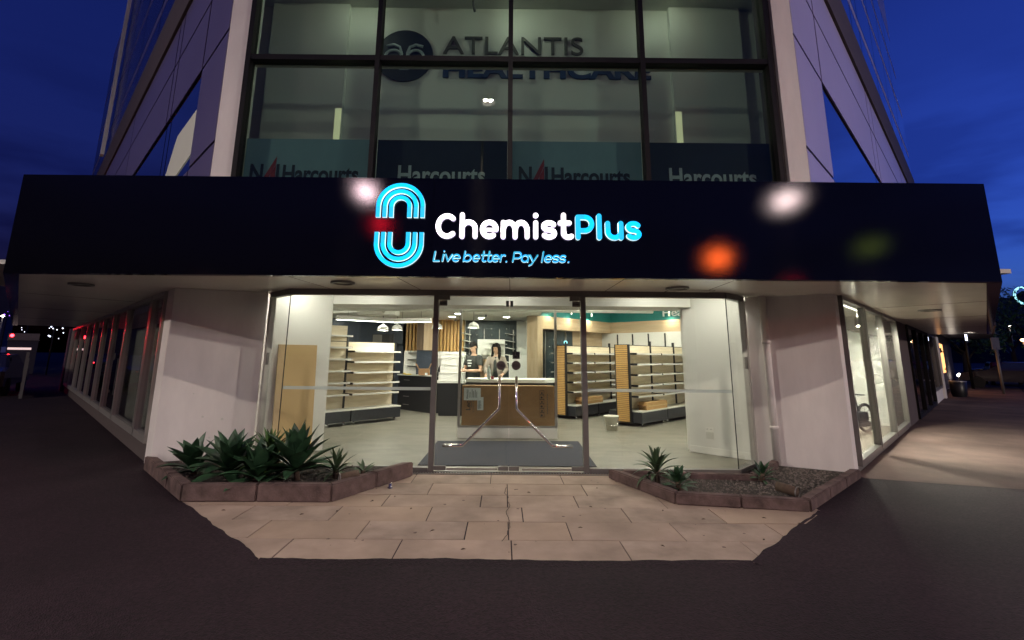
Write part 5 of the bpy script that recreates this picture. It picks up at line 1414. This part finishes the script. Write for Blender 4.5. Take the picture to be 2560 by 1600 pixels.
car((38.0, 36.5, -0.02), 2.3, 'car_dark', "black parked car with lit headlights far along the right street", lights=True)
car((44.0, 38.5, -0.02), 2.4, 'car_dark', "dark car with lit headlights at the right picture edge", lights=True)
def tree(loc, h, r, label, seed):
    random.seed(seed)
    t = thing("tree", label, "tree", loc, 0, "dark trees along the right street")
    b = MB(); b.tube([(0, 0, -0.1), (0.1, 0.05, h * 0.3), (0, 0.1, h * 0.62)], [0.28, 0.2, 0.09], 9)
    for k in range(6):
        a = k * 1.05; b.tube([(0.08, 0.05, h * (0.3 + 0.04 * k)), (math.cos(a) * r * 0.35, math.sin(a) * r * 0.35, h * (0.5 + 0.04 * k)), (math.cos(a) * r * 0.7, math.sin(a) * r * 0.7, h * (0.62 + 0.04 * k))], [0.1, 0.06, 0.025], 6)
    b.build("trunk", M['bark'], t)
    b = MB()
    cl_ = []
    for k in range(26):
        a, e, q = random.uniform(0, 6.28), random.uniform(-0.5, 1.4), random.uniform(0.35, 1.0)
        cl_.append((math.cos(a) * math.cos(e) * r * q, math.sin(a) * math.cos(e) * r * q, h * 0.66 + math.sin(e) * h * 0.30 * q))
    for c_ in cl_:
        for k in range(55):
            p = Vector(c_) + Vector((random.gauss(0, 1), random.gauss(0, 1), random.gauss(0, 0.8))) * r * 0.17
            s_ = random.uniform(0.10, 0.2)
            d1 = Vector((random.uniform(-1, 1), random.uniform(-1, 1), random.uniform(-1, 1))).normalized() * s_; d2 = Vector((random.uniform(-1, 1), random.uniform(-1, 1), random.uniform(-1, 1))).normalized() * s_ * 0.6
            b.face([p - d1, p + d2, p + d1, p - d2])
    b.build("crown", M['leaf'], t)
def far_lamp(loc, h, label, m, r=0.12):
    t = thing("street_lamp", label, "street lamp", loc, group="distant street lamps")
    b = MB(); b.tube([(0, 0, 0), (0, 0, h)], 0.08, 8); b.build("pole", M['pole'], t)
    b = MB(); b.ball((0, 0, h + 0.1), (r * 1.6, r, r * 0.7), 10, 6); b.build("lens", M[m], t)
far_lamp((40.5, 39.5, 0), 4.6, "distant white street lamp beside the neon decoration", 'headlight')
far_lamp((62.0, 58.5, 0), 5.5, "farthest white street lamp on the right street", 'headlight', 0.16)
far_lamp((52.0, 48.0, 0), 3.4, "low warm lamp between the trees on the right street", 'shop_lamp', 0.16)
car((27.8, 26.6, -0.02), 2.35, 'car_dark', "dark parked car with headlights on by the right kerb", lights=True)
tree((34.0, 35.6, 0), 4.6, 2.6, "low dark tree beyond the neighbouring shop", 41)
tree((48.0, 43.5, 0), 8.0, 4.2, "tall dark tree at the right picture edge", 43)
tree((56.0, 53.0, 0), 8.5, 4.5, "dark tree behind the parked cars on the right", 47)
b = MB()
def ridge(i, r_):
    """point of the hill: i runs along the ridge, r_ from the near foot over the crest to the far foot"""
    x_ = 215 + 9.0 * i; crest = 40 + 0.10 * i + 3.0 * math.sin(i * 0.55) + 1.3 * math.sin(i * 1.9) + 0.7 * math.sin(i * 4.3)
    prof = (0, 0.35, 0.72, 0.93, 1.0, 0.7, 0)[r_]
    return (x_, 240 + 18 * r_ + 3 * math.sin(i + r_), -3 + (crest + 3) * prof + (1.2 * math.sin(i * 2.3 + r_ * 1.7) if 0 < r_ < 6 else 0))
for i in range(44):
    for row in range(6): b.face([ridge(i, row), ridge(i + 1, row), ridge(i + 1, row + 1), ridge(i, row + 1)])
struct(b.build("hill", M['hill'], smooth=True))
t = thing("neon_decoration", "pale blue outlined bulb-shaped light high on a post at the right edge", "decoration", (66.5, 60.0, 0))
b = MB(); b.tube([(1.5 * math.cos(a) * (1 if math.cos(a) < 0 else 0.75) , 0, 9.6 + 1.0 * math.sin(a) * (1 - 0.25 * math.cos(a))) for a in [2 * PI * k / 28 for k in range(29)]], 0.13, 8); b.tube([(1.0, 0, 9.6), (2.2, 0, 9.9), (2.8, 0, 9.6), (2.2, 0, 9.3), (1.0, 0, 9.6)], 0.12, 8); b.build("tubes", M['neon_teal'], t)
b = MB(); b.tube([(0, 0.2, 0), (0, 0.2, 9.0)], 0.12, 8); b.build("post", M['pole'], t)
# left street
LB = thing("street_kiosk", "small dark kiosk with a pale signboard and pink strip light far down the left street", "kiosk", (-32.9, 33.2, 0), S45)
b = MB(); b.box(-0.75, 0, 0, 0.75, 2.0, 2.25); b.build("wall", M['far_building'], LB)
b = MB(); b.box(-0.80, -0.12, 2.26, 0.80, 1.9, 2.30); b.box(-0.78, -0.10, 2.301, 0.75, -0.02, 2.72); b.build("signboard", mat("board_lit", (0.22, 0.17, 0.165), 0.7), LB)
b = MB(); b.box(-0.70, -0.03, 1.62, 0.45, -0.004, 1.76); b.build("strip_light", glow("strip_pink", (1.0, 0.72, 0.68), 0.9), LB)
b = MB(); b.lathe([(0.10, 0), (0.001, 0.02)], (0, 0, 0), 12); r_ = b.build("red_mark", M['tail'], LB); r_.matrix_local = Matrix.Translation((-0.6, -0.11, 2.56)) @ Matrix.Rotation(PI / 2, 4, 'X')
t = thing("apartment_block", "distant grey block low on the skyline at the left edge", "building", (-75, 62, 0), -0.8)
b = MB(); b.box(-12, 0, 0, 14, 8, 9.5); b.build("wall", M['far_building'], t)
b = MB()
for k in range(6): b.box(-10 + k * 4, -0.02, 5.0, -8 + k * 4, -0.004, 6.6)
b.build("window", M['glass_mirror'], t)
def fairy(loc, n, m, label, s=0.35):
    t = thing("fairy_lights", label, "lights", loc)
    b = MB(); b.tube([(0, 0, -loc[2]), (0, 0, s)], 0.04, 8); b.build("post", M['frame_dark'], t)
    b = MB()
    for k in range(n):
        b.ball((random.gauss(0, s), random.gauss(0, 0.1), random.gauss(0, s * 0.8)), random.uniform(0.02, 0.05), 8, 5)
    b.build("bulbs", M[m], t)
fairy((-30.2, 32.4, 2.9), 10, 'neon_white', "cluster of cold white fairy lights beside the left signboard")
fairy((-44.0, 42.5, 4.6), 5, 'neon_violet', "violet light cluster at the left picture edge")
fairy((-41.5, 42.0, 3.6), 7, 'neon_white', "string of small white lights above the left signboard")
car((-18.6, 17.6, -0.02), 2.2, 'car_dark', "dark parked car at the left picture edge")
t = thing("notice_board", "dark red board standing against the left street windows", "board", (-16.2, 16.6, -0.02), -S45)
b = MB(); b.box(-0.7, -0.03, 0.15, 0.7, 0.03, 1.25); b.build("panel", M['car_red'], t)
b = MB(); b.box(-0.74, -0.04, 0.0, -0.701, 0.04, 1.5); b.build("leg", M['pole'], t)
b = MB(); b.box(0.701, -0.04, 0.0, 0.74, 0.04, 1.3); b.build("leg", M['pole'], t)
car((-57.0, 54.6, -0.02), -0.75, 'car_white', "white van with headlights on, far down the left street", lights=True, van=True)
car((-49.0, 47.5, -0.02), -0.8, 'car_white', "pale car with headlights on, down the left street", lights=True)
car((-44.0, 42.6, -0.02), 2.35, 'car_dark', "dark car with red tail lights driving away on the left street", lights=True)
car((-34.5, 32.2, -0.02), 2.36, 'car_dark', "nearer dark car with red tail lights on the left street", lights=True)
car((-72.0, 67.0, -0.02), -0.78, 'car_dark', "farthest car with headlights on, down the left street", lights=True)
far_lamp((-52.0, 49.8, 0), 5.0, "distant lamp above the cars on the left street", 'headlight', 0.1)
# taller neighbour behind the left facade
t = thing("office_tower", "dark plain office block rising behind the left facade", "building", (-25.5, 30.5, 0), -S45)
b = MB(); b.box(-9.0, 0.5, 0, 0.0, 8, 22.0); b.build("wall", M['far_building'], t)
b = MB()
for z in range(4, 21, 3): b.box(-8.6, 0.47, z, -0.4, 0.496, z + 1.6)
b.build("window_strip", M['glass_mirror'], t)

# ================================================================== the two people behind the reception desk
def ring(c, rx, ry, n=16, tilt=0.0):
    return [(c[0] + rx * math.cos(2 * PI * k / n), c[1] + ry * math.sin(2 * PI * k / n), c[2] + tilt * math.sin(2 * PI * k / n) * ry) for k in range(n)]
def fuse(b, voxel, name, m, parent, smooth_it=2):
    """melt overlapping shapes into one continuous surface"""
    me = bpy.data.meshes.new(name); bmesh.ops.recalc_face_normals(b.bm, faces=b.bm.faces); b.bm.to_mesh(me); b.bm.free()
    o = bpy.data.objects.new(name, me); col.objects.link(o)
    r = o.modifiers.new("r", 'REMESH'); r.mode = 'VOXEL'; r.voxel_size = voxel; r.use_smooth_shade = True
    s = o.modifiers.new("s", 'SMOOTH'); s.factor = 0.5; s.iterations = smooth_it
    dg = bpy.context.evaluated_depsgraph_get(); dg.update()
    me2 = bpy.data.meshes.new_from_object(o.evaluated_get(dg))
    bpy.data.objects.remove(o); bpy.data.meshes.remove(me)
    me2.materials.clear(); me2.materials.append(m); me2.name = name
    for p in me2.polygons: p.use_smooth = True
    q = bpy.data.objects.new(name, me2); col.objects.link(q)
    if parent: q.parent = parent
    return q
def hand(b, wrist, dr, down, side):
    """palm, four bent fingers and a side thumb"""
    w = Vector(wrist); d = Vector(dr).normalized(); dn = Vector(down).normalized(); s = d.cross(dn).normalized() * side
    palm = w + d * 0.045
    b.tube([w, palm, w + d * 0.09], [0.026, 0.036, 0.034], 10)
    b.tube([palm - s * 0.018, palm + s * 0.018 + d * 0.03], [0.026, 0.026], 8)
    for k, L in enumerate((0.066, 0.076, 0.070, 0.054)):
        o = w + d * 0.085 + s * (-0.026 + 0.0175 * k)
        b.tube([o, o + d * L * 0.5 + dn * 0.006, o + d * L * 0.82 + dn * 0.024, o + d * L * 0.9 + dn * 0.042], [0.0095, 0.009, 0.0085, 0.007], 8)
    o = w + d * 0.03 - s * 0.032
    b.tube([o, o + d * 0.03 - s * 0.022 + dn * 0.008, o + d * 0.062 - s * 0.020 + dn * 0.022], [0.012, 0.0105, 0.0085], 8)
def head(b, c, tilt):
    """cranium, jaw, nose, ears; faces -y before tilting"""
    M_ = Matrix.Translation(c) @ tilt
    def pt(v): return M_ @ Vector(v)
    def ell(cc, r, n=18, rg=11):
        rr = []
        for i in range(rg + 1):
            a = PI * i / rg
            rr.append([pt((cc[0] + r[0] * math.sin(a) * math.cos(2 * PI * k / n) if 0 < i < rg else cc[0] + 1e-4 * math.cos(2 * PI * k / n), cc[1] + (r[1] * math.sin(a) if 0 < i < rg else 1e-4) * math.sin(2 * PI * k / n), cc[2] - r[2] * math.cos(a))) for k in range(n)])
        b.loft(rr)
    ell((0, 0.012, 0.03), (0.074, 0.094, 0.092)); ell((0, -0.022, -0.045), (0.056, 0.066, 0.072))
    ell((0, -0.092, -0.018), (0.013, 0.018, 0.024)); ell((0, -0.080, -0.062), (0.024, 0.012, 0.009))
    for s in (-1, 1): ell((0.076 * s, 0.014, -0.005), (0.010, 0.020, 0.032))
    return M_
def person(label, loc, rotz, sc, female, arms, head_tilt, top_m, pants_m):
    t = thing("person", label, "person", loc, rotz); t.scale = (sc, sc, sc)
    sh = 0.165 if female else 0.195
    torso = [((0, 0.0, 0.92), 0.16 if not female else 0.155, 0.115), ((0, 0.0, 1.02), 0.145 if not female else 0.12, 0.105), ((0, -0.005, 1.14), 0.155 if not female else 0.125, 0.105),
             ((0, -0.01, 1.28), 0.175 if not female else 0.15, 0.115), ((0, 0.0, 1.38), 0.175 if not female else 0.145, 0.10), ((0, 0.005, 1.435), 0.10, 0.075), ((0, 0.0, 1.465), 0.058, 0.056)]
    hc = Vector((0, -0.035, 1.62))
    b = MB()
    b.loft([ring(c, rx, ry) for c, rx, ry in torso])
    b.tube([(0, 0.01, 1.42), (0, -0.005, 1.48), (0, -0.02, 1.57)], [0.060, 0.052, 0.050], 14)
    M_ = head(b, hc, head_tilt)
    for s in (-1, 1):
        b.tube([(0.085 * s, 0, 0.95), (0.095 * s, -0.01, 0.72), (0.095 * s, -0.005, 0.49), (0.095 * s, 0.015, 0.30), (0.095 * s, 0.01, 0.08)], [0.086, 0.075, 0.055, 0.05, 0.035], 14)
        b.tube([(0.095 * s, 0.04, 0.045), (0.10 * s, -0.06, 0.04), (0.105 * s, -0.17, 0.025)], [0.040, 0.040, 0.025], 10)
    for s, (el, wr, dn) in zip((-1, 1), arms):
        S = Vector((sh * s, 0.0, 1.385)); el = Vector(el); wr = Vector(wr)
        b.tube([S - Vector((0.06 * s, 0, 0)), S, S.lerp(el, 0.5), el, el.lerp(wr, 0.4), wr], [0.055, 0.056, 0.046, 0.038, 0.038, 0.026], 12)
        hand(b, wr, wr - el, dn, s)
    fuse(b, 0.0085, "body", M['skin'], t)
    # eyes, brows and mouth
    b = MB()
    for s in (-1, 1): b.ball(M_ @ Vector((0.030 * s, -0.081, 0.004)), (0.011, 0.007, 0.006), 8, 6)
    b.build("eyes", M['hair'], t)
    b = MB(); b.ball(M_ @ Vector((0, -0.092, -0.062)), (0.020, 0.004, 0.004), 8, 5); b.build("mouth", M['car_red'], t)
    # hair
    b = MB()
    def hp_(v): return M_ @ Vector(v)
    rr = []
    for i in range(9):
        a = PI * 0.5 * i / 8
        z = 0.035 + 0.100 * math.sin(a); q = max(0.02, math.cos(a))
        rr.append([hp_((0.086 * q * math.cos(2 * PI * k / 18), 0.020 + 0.104 * q * math.sin(2 * PI * k / 18), z)) for k in range(18)])
    b.loft(rr)
    back = -0.06 if not female else -0.06
    b.loft([[hp_((0.080 * math.cos(a), 0.03 + 0.085 * math.sin(a) * (1 if math.sin(a) > 0 else 0.35), z)) for a in [2 * PI * k / 18 for k in range(18)]] for z in (back, 0.06)])
    if female:
        for s in (-1, 1):
            b.tube([hp_((0.03 * s, -0.06, 0.11)), hp_((0.078 * s, -0.03, 0.04)), hp_((0.085 * s, 0.0, -0.06)), hp_((0.095 * s, -0.03, -0.18)), hp_((0.10 * s, -0.075, -0.32))], [0.022, 0.030, 0.034, 0.036, 0.016], 10)
        b.tube([hp_((0, 0.08, 0.03)), hp_((0, 0.085, -0.12)), hp_((0, 0.10, -0.3))], [0.075, 0.08, 0.05], 12)
    fuse(b, 0.010, "hair", M['hair'], t, 2)
    # top with sleeves
    b = MB()
    b.loft([ring(c, rx + 0.018, ry + 0.018) for c, rx, ry in [((0, 0, 0.86), 0.17, 0.125)] + torso[:-1]])
    for s, (el, wr, dn) in zip((-1, 1), arms):
        S = Vector((sh * s, 0.0, 1.385)); el = Vector(el); wr = Vector(wr)
        if female: b.tube([S - Vector((0.07 * s, 0, -0.01)), S, S.lerp(el, 0.5), el, el.lerp(wr, 0.9)], [0.065, 0.068, 0.060, 0.054, 0.040], 12)
        else: b.tube([S - Vector((0.07 * s, 0, -0.01)), S, S.lerp(el, 0.62)], [0.066, 0.070, 0.068], 12)
    fuse(b, 0.011, "cardigan" if female else "t_shirt", M[top_m], t, 2)
    b = MB()
    b.loft([ring((0, 0, 0.80), 0.175, 0.13), ring((0, 0, 0.97), 0.172, 0.128)])
    for s in (-1, 1): b.tube([(0.085 * s, 0, 0.95), (0.095 * s, -0.01, 0.72), (0.095 * s, -0.005, 0.49), (0.095 * s, 0.012, 0.08)], [0.1, 0.09, 0.072, 0.058], 14)
    fuse(b, 0.012, "trousers", M[pants_m], t, 1)
    b = MB()
    for s in (-1, 1): b.tube([(0.095 * s, 0.06, 0.045), (0.10 * s, -0.06, 0.045), (0.105 * s, -0.19, 0.03)], [0.048, 0.05, 0.034], 10)
    fuse(b, 0.010, "shoes", M['black'], t, 1)
    return t
MAN = person("man in a dark t-shirt with white lettering, head bowed over the desk", (-0.70, 11.68, 0), -0.75, 1.045, False,
    [((-0.25, -0.06, 1.10), (-0.05, -0.30, 1.11), (0, -0.2, -1)), ((0.26, -0.05, 1.10), (0.06, -0.30, 1.10), (0, -0.2, -1))],
    Matrix.Rotation(0.55, 4, 'X'), 'tee', 'trouser')
for k, (s_, z_) in enumerate((("Help", 1.31), ("Pharmacy", 1.25), ("Team", 1.19))):
    b = MB(); b.box(-0.07 + 0.012 * k, -0.142, z_, 0.06 + 0.01 * k - 0.03 * (k == 2), -0.140, z_ + 0.026); b.build("print_line", M['text_white'], MAN)
WOMAN = person("woman with long dark hair in a beige cardigan over a black top, facing the street", (-0.16, 11.72, 0), -0.25, 1.03, True,
    [((-0.24, -0.12, 1.16), (-0.16, -0.32, 1.03), (0, -0.3, -1)), ((0.24, 0.02, 1.14), (0.20, -0.20, 1.04), (0, -0.3, -1))],
    Matrix.Rotation(0.12, 4, 'X') @ Matrix.Rotation(-0.25, 4, 'Z'), 'beige_knit', 'trouser')
b = MB(); b.loft([ring((0, -0.012, 0.88), 0.10, 0.142), ring((0, -0.015, 1.14), 0.085, 0.128), ring((0, -0.02, 1.30), 0.08, 0.132), ring((0, -0.005, 1.43), 0.06, 0.09)]); b.build("black_top", M['tee'], WOMAN)
